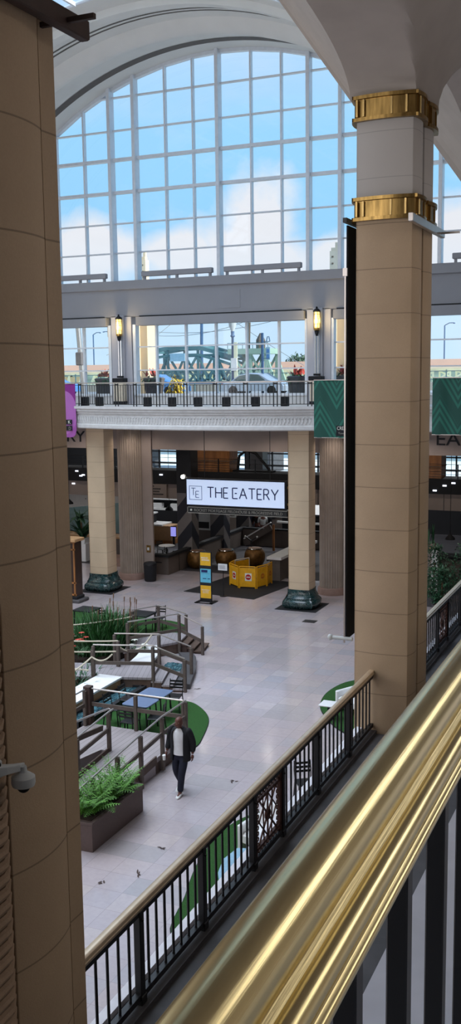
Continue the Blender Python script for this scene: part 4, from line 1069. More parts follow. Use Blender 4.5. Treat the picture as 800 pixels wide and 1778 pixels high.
# low walls of the sunken ramp
t=thing('ramp_wall','low beige wall with dark cap beside the golden drums, behind the black bin','wall',(-21.6,41.3,0))
B().box(-22.2,-21.45,41.2,41.35,0,.84).box(-21.6,-21.45,41.35,56.5,0,.84).build('panel',M_taud,t); B().box(-22.6,-21.38,41.1,41.45,.84,.96).box(-21.66,-21.38,41.45,56.5,.84,.96).build('cap',M_blackm,t)
b=B().box(-21.46,-21.44,42.3,42.33,0,.84).box(-22.18,-21.8,41.18,41.2,.55,.6); b.build('panel_joint',M_dark,t)
t=thing('ramp_wall','low wall with white cap behind the yellow barrier','wall',(-16.3,42.5,0))
B().box(-16.55,-16.05,41.7,46.5,0,.98).build('panel',M_taud,t); B().box(-16.65,-15.95,41.6,46.6,.98,1.1).build('cap',M_white,t)
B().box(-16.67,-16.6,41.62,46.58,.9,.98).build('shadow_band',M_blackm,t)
t=thing('ramp_wall','dark taupe wall closing the end of the ramp under the sign','wall',(-18,50,0))
B().box(-21.4,-14,50,50.2,0,.9).build('panel',M_taud,t); B().box(-21.4,-14,49.95,50.25,.9,.98).build('cap',M_blackm,t)
B().bar((-20.85,48.9,.3),(-19.3,48.9,1.25),.1,.3).build('sloped_parapet',M_taud,t); B().bar((-20.85,48.85,.57),(-19.3,48.85,1.52),.14,.06).build('sloped_cap',M_white,t)
B().box(-19.2,-19.1,48.8,48.9,0,1.4).build('post',M_wood2,t)
# golden drums
def drum(x,y,label):
    t=thing('golden_drum',label,'drum',(x,y,0),'golden drums')
    L=[(.30,.0),(.40,.06),(.48,.2),(.52,.4),(.5,.6),(.42,.76),(.30,.84)]
    B().lathe(L,x,y,28).build('body',M_gold,t,True)
    B().tube([(x+.36*math.cos(q),y+.36*math.sin(q),.83) for q in [2*PI*k/24 for k in range(24)]],.03,6,True).build('rim',M_chrome,t,True)
    B().lathe([(.33,.845),(.33,.855)],x,y,24).build('lid',M_wood,t)
    return t
g_=drum(-20.95,43.3,'golden round drum left of the yellow and blue totem')
dup(g_,(-19.75,44.0,0),'golden round drum between the totem and the yellow barrier')
dup(g_,(-18.6,44.9,0),'golden round drum behind the open yellow barrier')
# mats
tag(B().prism([(-19.2,38.25),(-15.75,37.85),(-15.2,41.6),(-18.6,42.3)],0,.012).build('floor_mat',M_blackm),'big black entrance mat under the yellow barrier','mat')
# yellow barrier
t=thing('folding_barrier','yellow folding plastic barrier with red stop signs, standing on the black mat','barrier',(-17,40.4,0))
BP=[(-17.55,41.75),(-17.95,40.9),(-17.88,40.2),(-17.2,39.66),(-16.42,39.78),(-16.2,40.5),(-16.22,41.15)]
for i,(p,q) in enumerate(zip(BP,BP[1:])):
    if i==0: pass
    d=Vector((q[0]-p[0],q[1]-p[1],0)); L=d.length; d.normalize(); n=Vector((d.y,-d.x,0))
    if n.dot(Vector((p[0]+17,p[1]-40.5,0)))<0: n=-n
    a=Vector((p[0],p[1],0)); 
    b=B().obox(((p[0]+q[0])/2,(p[1]+q[1])/2),(d.x,d.y),L-.04,.03,.08,.92)
    pn=b.build('panel',M_yel,t,bev=.008)
    b=B()
    for e in (.04,L-.04): pt=a+d*e; b.tube([(pt.x,pt.y,0),(pt.x,pt.y,.98)],.028,8)
    b.tube([tuple(a+d*.04+Vector((0,0,.98))),tuple(a+d*(L-.04)+Vector((0,0,.98)))],.026,8)
    b.build('tube_frame',M_yel if i else M_cream,t,True)
    c_=a+d*(L*.55)+n*.018+Vector((0,0,.52)); 
    if i>=1:
        sd=B(); u=d*.15; v_=Vector((0,0,.17))
        sd.add([c_-u-v_,c_+u-v_,c_+u+v_,c_-u+v_],[(0,1,2,3)]); sd.build('sign_plate',M_wpet if i in(2,3,1) else M_yel2,pn)
        c2=c_+n*.004; sd=B().add([c2]+[c2+d*.125*math.cos(2*PI*k/20)+Vector((0,0,.125*math.sin(2*PI*k/20))) for k in range(20)],[(0,k+1,(k+1)%20+1) for k in range(20)]); sd.build('stop_disc',M_stop if i in (2,3,1) else mat('sign_orange',(200,110,20),.5),pn)
        c3=c2+n*.004; sd=B().add([c3-d*.085-v_*.12,c3+d*.085-v_*.12,c3+d*.085+v_*.12,c3-d*.085+v_*.12],[(0,1,2,3)]); sd.build('stop_bar',M_wpet if i in (2,3,1) else M_yel,pn)
# totem
t=thing('poster_totem','tall black poster stand with two yellow posters and a blue one','sign',(-17.4,36.7,0))
yt=36.72; x0,x1=-17.68,-17.14
B().rbox(x0,x1,yt,yt+.05,.06,2.12,.01).build('frame',M_blackm,t)
b=B().box(x0-.12,x0+.02,yt-.3,yt+.3,0,.03).box(x1-.02,x1+.14,yt-.3,yt+.3,0,.03).box(x0-.12,x1+.14,yt-.3,yt-.22,0,.03).box(x0,x1,yt,yt+.05,0,.08); b.build('foot',M_black,t)
pst=[]
for nm,z0,z1,m in (('poster',1.54,2.08,M_yel2),('poster',.83,1.4,M_blue),('poster',.17,.7,M_yel2)):
    pst.append(B().box(x0+.035,x1-.035,yt-.008,yt,z0,z1).build(nm,m,t))
def blur_lines(par,m,rows):   # print too small to read: rows of short strokes
    b=B()
    for xa,xb,z,h in rows:
        x=xa
        while x<xb: w_=min(R.uniform(.018,.034),xb-x); b.box(x,x+w_,yt-.0115,yt-.008,z,z+h); x+=w_+.009
    b.build('print',m,par)
blur_lines(pst[0],M_cream,((x0+.08,x0+.38,1.83,.06),(x0+.1,x0+.46,1.74,.06)))
b=B().box(x0+.08,x0+.36,yt-.012,yt-.008,1.25,1.36); b.build('title_block',M_navy,pst[1])
b=B()
for x_,w_ in ((x0+.14,.16),(x0+.37,.1)): b.box(x_,x_+w_,yt-.012,yt-.008,.98,1.01)
b.box(x0+.08,x0+.45,yt-.012,yt-.008,1.2,1.207).build('text_rule',M_navy,t)
blur_lines(pst[2],M_cream,((x0+.09,x0+.44,.5,.035),(x0+.13,x0+.4,.44,.03),(x0+.13,x0+.4,.385,.025)))
t=thing('stand_sign','small white card on a thin black stand beside the totem','sign',(-17.05,38.2,0))
B().rbox(-17.4,-16.98,37.93,37.96,1.12,1.4,.008).build('card',M_white,t); B().rbox(-17.42,-16.96,37.955,37.98,1.1,1.42,.008).build('frame',M_black,t)
b=B()
for k in range(4): b.box(-17.34,-17.05-.04*(k%2),37.926,37.93,1.2+k*.04,1.21+k*.04)
b.build('text_lines',M_slate,t)
B().tube([(-17.19,38.0,0),(-17.19,38.0,1.12)],.018,8).build('pole',M_black,t); B().lathe([(.16,0),(.16,.02),(.03,.04)],-17.19,38.0,16).build('base',M_black,t)
# black bin, wooden pedestal, white planters
t=thing('litter_bin','black rounded litter bin at the foot of the flat wall','bin',(-21.62,39.72,0))
B().lathe([(.24,0),(.27,.05),(.3,.72),(.3,.8),(.27,.86),(.2,.88)],-21.62,39.72,20).build('body',M_blackm,t,True); B().lathe([(.31,.74),(.32,.77),(.31,.8)],-21.62,39.72,20).build('rim',M_black,t,True)
t=thing('wood_pedestal','tall carved wooden stand on a dark stone foot, beside the left pier','pedestal',(-22.75,34.9,0))
B().rbox(-23.2,-22.2,34.6,35.4,0,.14,.03).build('stone_foot',M_slate,t); B().rbox(-23.1,-22.35,34.7,35.3,.14,.28,.03).build('stone_step',M_blackm,t)
B().box(-23.0,-22.42,34.75,35.25,.28,2.55).build('cabinet',mat('dark_oak',(58,38,28),.45,var=.3,scale=5,stretch=(1,1,.2)),t)
b=B()
for x in (-23.02,-22.75,-22.46): b.box(x-.03,x+.03,34.7,34.76,.28,2.5)
for z in (.3,.8,2.2,2.5): b.box(-23.03,-22.4,34.7,34.76,z,z+.06)
b.build('moulding',M_wood2,t); B().rbox(-23.12,-22.32,34.62,35.36,2.55,2.68,.02).build('top',M_tan,t)
def wplanter(x,y,label,grp,plant):
    t=thing('white_planter',label,'planter',(x,y,0),grp)
    B().loft([(0,colpoly(x,y,.34,.34,.0,.02,2)),(.9,colpoly(x,y,.36,.36,.0,.02,2))]).build('box',M_white,t)
    B().loft([(.9,[(x+s*a,y+c*a) for s,c in ((-.2,-.2),(.2,-.2),(.2,.2),(-.2,.2))]) for a in (1,)]+[(1.15,[(x+s,y+c) for s,c in ((-.3,-.3),(.3,-.3),(.3,.3),(-.3,.3))])]).build('bowl',M_white,t)
    b=B()
    if plant=='palm':
        for k in range(46): b.blade((x+R.uniform(-.1,.1),y+R.uniform(-.1,.1),1.15),(R.uniform(-.9,.9),R.uniform(-.9,.9),1.3),R.uniform(.7,1.7),.13,1.2,6)
        B().tube([(x,y,1.1),(x-.05,y,1.6),(x-.1,y,2.2)],.04,6).build('stem',M_wood,t)
        for k in range(22): b.blade((x-.1,y,2.1),(R.uniform(-1,1),R.uniform(-1,1),.8),R.uniform(.5,.9),.15,1.5,5)
    else:
        for k in range(30): b.blade((x+R.uniform(-.2,.2),y+R.uniform(-.2,.2),1.1),(R.uniform(-.15,.15),R.uniform(-.15,.15),1),R.uniform(.5,1.0),.07,.1,4)
    b.build('leaves',M_leaf,t); return t
wplanter(-27.3,43.1,'white square planter with dark palm, between left pier and left column','white planters','palm')
t=thing('counter','long dark counter behind the white planter','counter',(-28.5,44.6,0)); B().box(-31,-25.8,44.3,45.1,0,1.0).build('body',M_taud,t); B().box(-31.1,-25.7,44.2,45.2,1.0,1.08).build('top',M_tan,t)
t=thing('sloped_hoarding','pale teal sloping balustrade panel in the bright gap beside the left pier','panel',(-34,51,0))
B().add([(-36,51,1.1),(-29.5,51,1.9),(-29.5,51,2.7),(-36,51,1.9),(-36,51.2,1.1),(-29.5,51.2,1.9),(-29.5,51.2,2.7),(-36,51.2,1.9)],[(0,1,2,3),(7,6,5,4),(0,4,5,1),(1,5,6,2),(2,6,7,3),(3,7,4,0)]).build('panel',M_white,t)
B().add([(-36,51.3,0),(-29.5,51.3,0),(-29.5,51.3,1.9),(-36,51.3,1.1)],[(0,1,2,3)]).build('lower_glass',M_teald,t)
for x in (-35,-33.5,-32,-30.5): B().ball((x,50.97,1.55+(x+36)*.12),.03,8).build('fixing',M_blackm,t)
t=thing('display_wall','bright white back wall seen above the sloping panel','wall',(-34,56,0)); B().box(-38,-32,56,56.2,0,2.4).build('panel',M_white,t)
b=B()
for k in range(4): b.box(-38,-32,55.97,56.0,.6+k*.5,.66+k*.5)
b.build('shelf',M_blackm,t)
# scene in the gap between fluted column and first chevron pillar
t=thing('serving_counter','tan serving counter with white top seen past the fluted column','counter',(-25,49,0))
B().box(-28,-25.1,48.6,49.6,.25,1.05).build('body',M_tan,t); B().box(-28.1,-25.6,48.5,49.7,1.05,1.13).build('top',M_white,t); B().box(-28,-25.1,48.65,49.6,0,.25).build('toe_kick',M_wood2,t)
t=thing('lit_screen','small violet lit screen at the end of the tan counter','screen',(-24.85,48.5,0)); B().rbox(-25.0,-24.7,48.35,48.42,.55,1.05,.01).build('display',M_screen,t); B().box(-25.02,-24.68,48.42,48.46,.5,1.1).build('bezel',M_blackm,t); B().box(-24.9,-24.8,48.38,48.5,0,.55).build('stand',M_black,t)
t=thing('back_counter','white display shelves along the far wall of the food hall','shelves',(-28.5,55,0))
B().box(-31.4,-26.6,55,55.6,.95,1.05).build('shelf',M_white,t); B().box(-31.4,-26.6,55,55.6,1.6,1.7).build('shelf',M_white,t); B().box(-31.4,-26.6,55.5,55.6,0,2.1).build('back_panel',M_blackm,t); B().box(-31.4,-26.6,55.0,55.5,0,.95).build('base_unit',M_blackm,t)
for i,(x,w_,z) in enumerate(((-30.8,1.0,1.7),(-29.6,.4,1.7),(-29.0,.35,1.7),(-28.5,.35,1.7),(-30.7,.9,1.05),(-29.4,.7,1.05),(-28.2,.5,1.05))):
    o=B().rbox(x-w_/2,x+w_/2,55.05,55.4,z,z+.32,.02).build('display_box',M_white); tag(o,'white box on the %s display shelf, number %d from the fluted column'%('upper' if z>1.5 else 'lower',(i if i<4 else i-4)+1),'box','white boxes on the display shelves')
t=thing('espresso_machine','black machine with white trim on the tan counter','machine',(-27.2,49.1,1.13)); B().rbox(-27.9,-26.4,48.75,49.45,1.13,1.65,.04).build('body',M_blackm,t); B().rbox(-27.95,-26.35,48.7,49.5,1.62,1.7,.02).build('top',M_white,t); B().box(-27.3,-26.6,48.7,48.74,1.2,1.28).build('tray',M_rail,t)
# small cafe set behind the low wall
t2=thing('bistro_table','white bistro table behind the low beige wall','table',(0,0,0),'white bistro tables')
B().lathe([(.4,.72),(.42,.735),(.42,.75),(.4,.76)],0,0,20).build('table_top',M_white,t2,True); B().tube([(0,0,0),(0,0,.72)],.03,8).build('pole',M_black,t2); B().lathe([(.25,0),(.25,.02),(.04,.05)],0,0,16).build('base',M_black,t2)
ws=((-23.5,42.9),(-24.6,43.1),(-23.3,44.6),(-24.7,45.0))
for i,(x,y) in enumerate(ws):
    l='white bistro table behind the low wall, %s'%('front right beside the chevron pillar','front left beside the fluted column','back right near the tan counter','back left near the fluted column')[i]
    if i==0: t2.location=(x,y,0); t2['label']=l
    else: dup(t2,(x,y,0),l)
for i,(x,y,rz) in enumerate(((-23.9,42.5,2.6),(-24.1,43.6,.5),(-23.0,43.4,-.8),(-24.9,44.2,1.9),(-23.8,45.1,1.2),(-22.9,45.0,-1.4))):
    dup(ch,(x,y,0),'black chair at the white bistro tables, %s from the front of the low wall'%('first second third fourth fifth sixth'.split()[i]),'chairs at the bistro tables',rz)
t=thing('menu_board','taupe board with dark menu lines between left column and fluted column','board',(-24.4,45.9,3)); B().box(-25.2,-23.9,45.86,45.98,2.98,3.7).build('board',M_tau,t)
b=B()
for k,(w_,z) in enumerate(((.12,3.56),(.45,3.42),(.38,3.28),(.62,3.14))):
    x=-24.75
    while x<-24.75+w_: b.box(x,x+.05,45.85,45.86,z,z+.07); x+=.075
b.build('print',M_blackm,t)
t=thing('steps','two stone steps seen between the left column and the fluted column','steps',(-24.5,42,0)); B().box(-26,-23.4,42.2,42.7,0,.16).build('lower_step',M_base,t); B().box(-26,-23.4,42.7,43.6,0,.32).build('upper_step',M_base,t)
t=thing('dark_cabinet','tall dark cabinet with bright edge between left and fluted columns','cabinet',(-25.4,45.2,0)); B().box(-26,-25.2,45,45.6,0,1.6).build('body',M_blackm,t)
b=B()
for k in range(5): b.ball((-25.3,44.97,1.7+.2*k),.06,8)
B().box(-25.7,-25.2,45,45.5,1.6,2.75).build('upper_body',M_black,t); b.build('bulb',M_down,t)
# display cases between pillars (bright gaps)
def case(x,y,w_,z0,z1,label):
    t=thing('display_case',label,'display case',(x,y,0),'bright display cases'); B().box(x-w_/2,x+w_/2,y,y+.5,0,z0).build('plinth',M_taud,t)
    B().box(x-w_/2,x+w_/2,y,y+.5,z0,z1).build('panel',M_whitep,t); B().box(x-w_/2-.05,x+w_/2+.05,y-.05,y+.55,z1,z1+.06).build('top',M_tan,t)
    B().box(x-w_/2+.08,x+w_/2-.08,y-.02,y,z0+.1,z0+(z1-z0)*.45).build('dark_front',M_blackm,t)
case(-23.3,48.9,.9,.9,1.9,'bright display case in the gap right of the first chevron pillar'); case(-24.3,53.2,2.2,1.0,2.2,'bright display case in the gap right of the second chevron pillar'); case(-23.0,55.6,.7,.8,2.2,'narrow bright panel in the gap right of the third chevron pillar')
t=thing('white_canopy','white canopy with slatted top at the right end of the ramp','canopy',(-18.7,53,0)); B().add([(-20.2,52.4,1.5),(-16.2,52.4,1.5),(-16.2,54.5,2.1),(-19.5,54.5,2.1)],[(0,1,2,3)]).build('cloth',M_lit if False else M_white,t)
b=B()
for k in range(8): b.box(-19.8+k*.4,-19.65+k*.4,54.5,54.56,2.0,3.0)
b.build('slat',M_white,t); B().box(-20.1,-16.2,52.6,53.0,0,1.3).build('counter_body',M_blackm,t); B().box(-20.3,-16.2,52.3,52.5,.95,1.05).build('front_shelf',M_white,t)
for x in (-20,-16.4): B().bar((x,52.8,0),(x,54.4,2.08),.06).build('leg',M_black,t)
t=thing('post_stand','black forked stand in the middle of the ramp behind the barrier','stand',(-19.2,45.9,0)); B().tube([(-19.2,45.9,0),(-19.2,45.9,1.05)],.05,8).build('pole',M_black,t); B().bar((-19.5,45.9,1.2),(-19.2,45.9,1.0),.06).bar((-18.9,45.9,1.2),(-19.2,45.9,1.0),.06).build('fork',M_black,t)
B().ball((-19.52,45.9,1.22),.05,8).ball((-18.88,45.9,1.22),.05,8).build('knob',M_whitep,t)
# right side beyond the twin pier: shrubs, ledge, post, pendants
def shrub(x,y,h,r_,label):
    t=thing('potted_shrub',label,'shrub',(x,y,0),'dark shrubs right of the twin pier')
    B().lathe([(.3,0),(.36,.4),(.38,.45),(.34,.46)],x,y,16).build('pot',M_slate,t,True)
    b=B()
    for k in range(1200):
        a=R.uniform(0,2*PI); u=R.random()**.5*r_; zz=R.uniform(.5,h); s=math.sin(PI*min(1,(zz-.3)/(h-.1)))**.5
        b.blade((x+u*s*math.cos(a),y+u*s*math.sin(a),zz),(R.uniform(-1,1),R.uniform(-1,1),R.uniform(-.4,1)),R.uniform(.08,.18),.07,.6,2)
    b.build('leaves',M_leaf,t); B().tube([(x,y,.4),(x+.05,y,h*.7)],.04,6).build('stem',M_wood,t)
shrub(-8.6,39.4,2.5,.66,'dark green shrub right beside the twin pier, behind the balustrade')
shrub(-7.15,39.0,2.7,.72,'dark green shrub farther right of the twin pier')
shrub(-7.95,37.9,1.9,.6,'lower dark green shrub just above the right-hand handrail')
t=thing('service_counter','grey counter with dark top beyond the shrubs','counter',(-8,44,0)); B().box(-9.6,-4.8,43.6,44.4,0,1.15).build('body',M_taud,t); B().box(-9.7,-4.7,43.5,44.5,1.15,1.25).build('top',M_blackm,t)
t=thing('planter_ledge','taupe planter wall with snake plants beside the twin pier','planter',(-9.7,42,0)); B().box(-10.6,-9.15,41.8,42.4,0,2.05).build('box',M_tau,t)
b=B()
for k in range(40): b.blade((R.uniform(-10.5,-9.2),42.1+R.uniform(-.2,.2),2.05),(R.uniform(-.12,.12),R.uniform(-.12,.12),1),R.uniform(.4,.9),.08,.05,4)
b.build('leaves',M_leaf,t)
t=thing('white_post','short white post in front of the taupe planter wall','post',(-8.95,41.4,0)); B().rbox(-9.1,-8.85,41.3,41.5,0,1.95,.02).build('post_body',M_white,t); B().box(-9.2,-8.8,41.25,41.55,1.95,2.0).build('cap',M_tan,t)
def pend(x,y,z,label):
    t=thing('pendant_lamp',label,'lamp',(x,y,z),'pendant lamps'); B().tube([(x,y,z+.25),(x,y,7.25)],.012,6).build('cord',M_black,t); B().lathe([(.22,z),(.2,z+.08),(.08,z+.2),(.03,z+.26)],x,y,14).build('shade',M_blackm,t,True)
pend(-9.0,44.6,1.85,'black pendant lamp on a long cord right of the twin pier'); pend(-24.3,46.9,2.2,'black pendant lamp cord in front of the bulkhead, left of the sign'); pend(-29.6,45.5,2.5,'black pendant lamp cord in the gap beside the left pier')
t=thing('white_sail','white triangular sail shade at the right edge beyond the shrubs','canopy',(-7.5,48,2)); B().add([(-9.2,48,2.6),(-6.5,48,2.6),(-8.2,48,1.3),(-9.2,48.05,2.6),(-6.5,48.05,2.6),(-8.2,48.05,1.3)],[(0,2,1),(3,4,5),(0,1,4,3),(1,2,5,4),(2,0,3,5)]).build('cloth',M_white,t); B().bar((-8.2,48,1.3),(-8.2,48,0),.05).build('pole',M_black,t)
# ================================================================== WALKING MAN
def skin(name,verts,edges,m,parent,root=0,sub=2,loc=None):
    me=bpy.data.meshes.new(name); o=bpy.data.objects.new(name,me); COL.objects.link(o); o.parent=parent
    me.from_pydata([v[0] for v in verts],edges,[]); me.update()
    sk=o.modifiers.new('skin','SKIN'); sk.use_smooth_shade=True
    if not me.skin_vertices: 
        try: me.attributes.new('skin','SKIN','POINT')
        except Exception: pass
    lay=me.skin_vertices[0].data if me.skin_vertices else None
    if lay is not None:
        for i,v in enumerate(verts):
            r=v[1]; lay[i].radius=(r,r) if not isinstance(r,tuple) else r; lay[i].use_root=(i==root)
    s=o.modifiers.new('sub','SUBSURF'); s.levels=sub; s.render_levels=sub
    me.materials.append(m)
    for p in me.polygons: p.use_smooth=True
    return o
def mkskin(name,verts,edges,m,parent,root=0,sub=2):
    # the skin layer is created by the modifier operator in the UI, so build it through bmesh
    import bmesh
    bm=bmesh.new(); lay=bm.verts.layers.skin.verify()
    vs=[]
    for i,(c,r) in enumerate(verts):
        v=bm.verts.new(c); v[lay].radius=(r,r) if not isinstance(r,tuple) else r; v[lay].use_root=(i==root); vs.append(v)
    for a,b_ in edges: bm.edges.new((vs[a],vs[b_]))
    me=bpy.data.meshes.new(name); bm.to_mesh(me); bm.free()
    o=bpy.data.objects.new(name,me); COL.objects.link(o); o.parent=parent
    sk=o.modifiers.new('skin','SKIN'); sk.use_smooth_shade=True
    s=o.modifiers.new('sub','SUBSURF'); s.levels=sub; s.render_levels=sub
    me.materials.append(m); return o
man=thing('person','man in black jacket, white tee, dark jeans and white shoes walking on the tiles','person',(-9.86,19.32,0))
HIP=.93
Rk=( -.095,-.03,.50); Ra=(-.075,.20,.13); Lk=(.085,-.12,.51); La=(.075,-.20,.09)
Rs=(-.215,.0,1.46); Re=(-.285,.05,1.18); Rw=(-.315,-.06,.95)
Ls=(.215,.0,1.46); Le=(.285,.07,1.18); Lw=(.305,.0,.94)
V=[((0,0,HIP),(.15,.11)),((0,0,1.10),(.135,.10)),((0,0,1.28),(.155,.11)),((0,.01,1.42),(.145,.09)),((0,.0,1.52),.058),((0,-.02,1.58),.056),
   (Rs,.06),(Re,.047),(Rw,.034),(Ls,.06),(Le,.047),(Lw,.034),
   ((-.09,0,.88),.088),(Rk,.06),(Ra,.042),((.09,0,.88),.088),(Lk,.06),(La,.042),((-.078,.13,.05),.04),((-.075,.02,.03),.035),((.078,-.22,.05),.042),((.085,-.36,.03),.034)]
E_=[(0,1),(1,2),(2,3),(3,4),(4,5),(3,6),(6,7),(7,8),(3,9),(9,10),(10,11),(0,12),(12,13),(13,14),(0,15),(15,16),(16,17),(14,18),(18,19),(17,20),(20,21)]
def hand(Bm,w,palm,fdir,thumb):
    pass
body=mkskin('body',V,E_,M_skin,man)
# head: shaped ellipsoid rings with brow, nose and jaw
hx,hy=(0.0,-.045); Rg=[]
HS=1.07
for z,a,b_,off in ((1.555,.045,.05,.0),(1.565,.06,.068,-.012),(1.59,.068,.086,-.014),(1.62,.074,.094,-.010),(1.65,.077,.098,-.004),(1.68,.079,.100,0),(1.71,.078,.100,.004),(1.74,.070,.092,.006),(1.765,.052,.070,.008),(1.78,.025,.034,.008),(1.783,.004,.005,.008)):
    r=[]
    for k in range(24):
        q=2*PI*k/24; x=a*HS*math.cos(q); y=b_*HS*math.sin(q)
        if y<0 and abs(x)<.02 and 1.61<z<1.67: y-=.018*(1-abs(z-1.63)/.04)
        if y<0 and .015<abs(x)<.05 and 1.665<z<1.70: y+=.008
        r.append((hx+x,hy+off+y,z))
    Rg.append(r)
B().rings([[(p[0]-9.86,p[1]+19.32,p[2]) for p in r] for r in Rg]).build('head',M_skin,man,True,sub=1)
HX,HY=-9.86,19.32-.045
for s in (-1,1):
    B().ball((HX+s*.03,HY-.084,1.675),.012,10).build('eye',M_eye,man,True); B().ball((HX+s*.03,HY-.094,1.675),.006,8).build('pupil',M_blackm,man,True)
    B().ball((HX+s*.079,HY+.01,1.655),.03,10,sx=.4,sy=.7).build('ear',M_skin,man,True)
B().rbox(HX-.025,HX+.025,HY-.103,HY-.09,1.598,1.61,.004).build('mouth',mat('lips',(84,44,42),.5),man)
B().ball((HX,HY-.104,1.635),.016,10,sz=1.3).build('nose',M_skin,man,True)
# clothing
W=lambda p:(p[0]-9.86,p[1]+19.32,p[2])
def ell(z,a,b_,q0,q1,n,oy=0): return [W((a*math.cos(q0+(q1-q0)*k/n),b_*math.sin(q0+(q1-q0)*k/n)+oy,z)) for k in range(n+1)]
rows=((.915,.18,.138),(.97,.178,.135),(1.08,.165,.125),(1.22,.178,.132),(1.36,.19,.128),(1.44,.185,.112),(1.50,.13,.085),(1.525,.075,.07))
Rg=[ell(z,a,b_,0,2*PI*27/28,27) for z,a,b_ in rows]
B().rings(Rg,cap=False).build('white_tee',M_shirt,man,True)
rows2=((.78,.245,.165),(.92,.245,.16),(1.08,.24,.153),(1.22,.245,.155),(1.36,.25,.15),(1.44,.25,.142),(1.505,.17,.112),(1.54,.088,.085))
n=28; q0,q1=-PI/2+.58,1.5*PI-.58; v=[];f=[]
for z,a,b_ in rows2: v+=ell(z,a,b_,q0,q1,n)
for z,a,b_ in rows2[::1]: v+=ell(z,a-.018,b_-.018,q0,q1,n)
m_=n+1; T=len(rows2)*m_
for k in range(len(rows2)-1):
    for i in range(n): f+=[(k*m_+i,k*m_+i+1,(k+1)*m_+i+1,(k+1)*m_+i),(T+k*m_+i,T+(k+1)*m_+i,T+(k+1)*m_+i+1,T+k*m_+i+1)]
    for i,s in ((0,1),(n,-1)):
        qd=(k*m_+i,(k+1)*m_+i,T+(k+1)*m_+i,T+k*m_+i); f.append(qd if s>0 else qd[::-1])
for i in range(n): f+=[(i,T+i,T+i+1,i+1),((len(rows2)-1)*m_+i,(len(rows2)-1)*m_+i+1,T+(len(rows2)-1)*m_+i+1,T+(len(rows2)-1)*m_+i)]
B().add(v,f).build('jacket_body',M_jack,man,True)
for s,S_,E1,W1 in (('l',Rs,Re,Rw),('r',Ls,Le,Lw)):
    S2=(S_[0]*.75,S_[1],S_[2]-.01); W2=lerp(E1,W1,.86)
    mkskin('jacket_sleeve',[(S2,.115),(S_,.115),(lerp(S_,E1,.5),.092),(E1,.085),(lerp(E1,W1,.5),.075),(W2,.062)],[(0,1),(1,2),(2,3),(3,4),(4,5)],M_jack,man,0,2)
J=[((0,0,.93),(.165,.125)),((0,0,.99),(.16,.12)),((-.1,0,.85),.115),((-.11,-.02,.68),.104),(Rk,.09),(lerp(Rk,Ra,.5),.08),(lerp(Rk,Ra,.98),.07),((.1,0,.85),.115),((.1,-.07,.68),.104),(Lk,.09),(lerp(Lk,La,.5),.08),(lerp(Lk,La,1.02),.072)]
mkskin('jeans',J,[(0,1),(0,2),(2,3),(3,4),(4,5),(5,6),(0,7),(7,8),(8,9),(9,10),(10,11)],M_jean,man,0,2)
def shoe(ax,ay,az,tilt,fx):
    b=B(); Rg=[]
    for t_,w_,h in ((-.09,.03,.05),(-.075,.042,.085),(-.02,.045,.095),(.05,.046,.075),(.12,.05,.06),(.165,.042,.048),(.19,.02,.03)):
        c_=math.cos(tilt); s_=math.sin(tilt)
        ring=[]
        for k in range(12):
            q=2*PI*k/12; x=w_*math.cos(q); z=max(0,h*.5+h*.5*math.sin(q)*1.0)
            ring.append(W((ax+x+fx*t_,ay-(t_*c_+z*s_*-0),az+z-t_*s_)))
        Rg.append(ring)
    b.rings(Rg); return b.build('shoe',M_shoe,man,True)
shoe(-.078,.10,.075,.42,0); shoe(.08,-.21,.0,0,.05)
def hand(wx,name,side):
    b=[]; px,py,pz=wx
    V=[((px,py,pz),.03),((px+side*.004,py-.012,pz-.045),(.036,.02)),((px+side*.006,py-.02,pz-.085),(.034,.016))]; Ed=[(0,1),(1,2)]
    for k,(o_,L) in enumerate(((-.026,.068),(-.009,.078),(.009,.072),(.026,.056))):
        i=len(V); V+=[((px+side*.008,py-.02+o_,pz-.088),.0098),((px+side*.004,py-.024+o_*1.1,pz-.088-L*.5),.0092),((px-side*.012,py-.03+o_*1.1,pz-.088-L*.86),.0082)]; Ed+=[(2,i),(i,i+1),(i+1,i+2)]
    i=len(V); V+=[((px-side*.006,py-.046,pz-.04),.012),((px-side*.012,py-.066,pz-.075),.0105),((px-side*.014,py-.068,pz-.105),.009)]; Ed+=[(1,i),(i,i+1),(i+1,i+2)]
    return mkskin(name,V,Ed,M_skin,man,1,2)
hand((Rw[0],Rw[1],Rw[2]),'hand',-1); hand((Lw[0],Lw[1],Lw[2]),'hand',1)
t=thing('paper_cup','small white cup in the walking man\'s right hand','cup',(-9.86+Rw[0]-.03,19.32+Rw[1]-.05,Rw[2]-.19))
c_=(-9.86+Rw[0]-.03,19.32+Rw[1]-.07)
B().lathe([(.03,Rw[2]-.19),(.04,Rw[2]-.09)],c_[0],c_[1],16).build('cup_body',M_white,t,True); B().lathe([(.043,Rw[2]-.09),(.043,Rw[2]-.078),(.036,Rw[2]-.07)],c_[0],c_[1],16).build('lid',M_white,t,True)
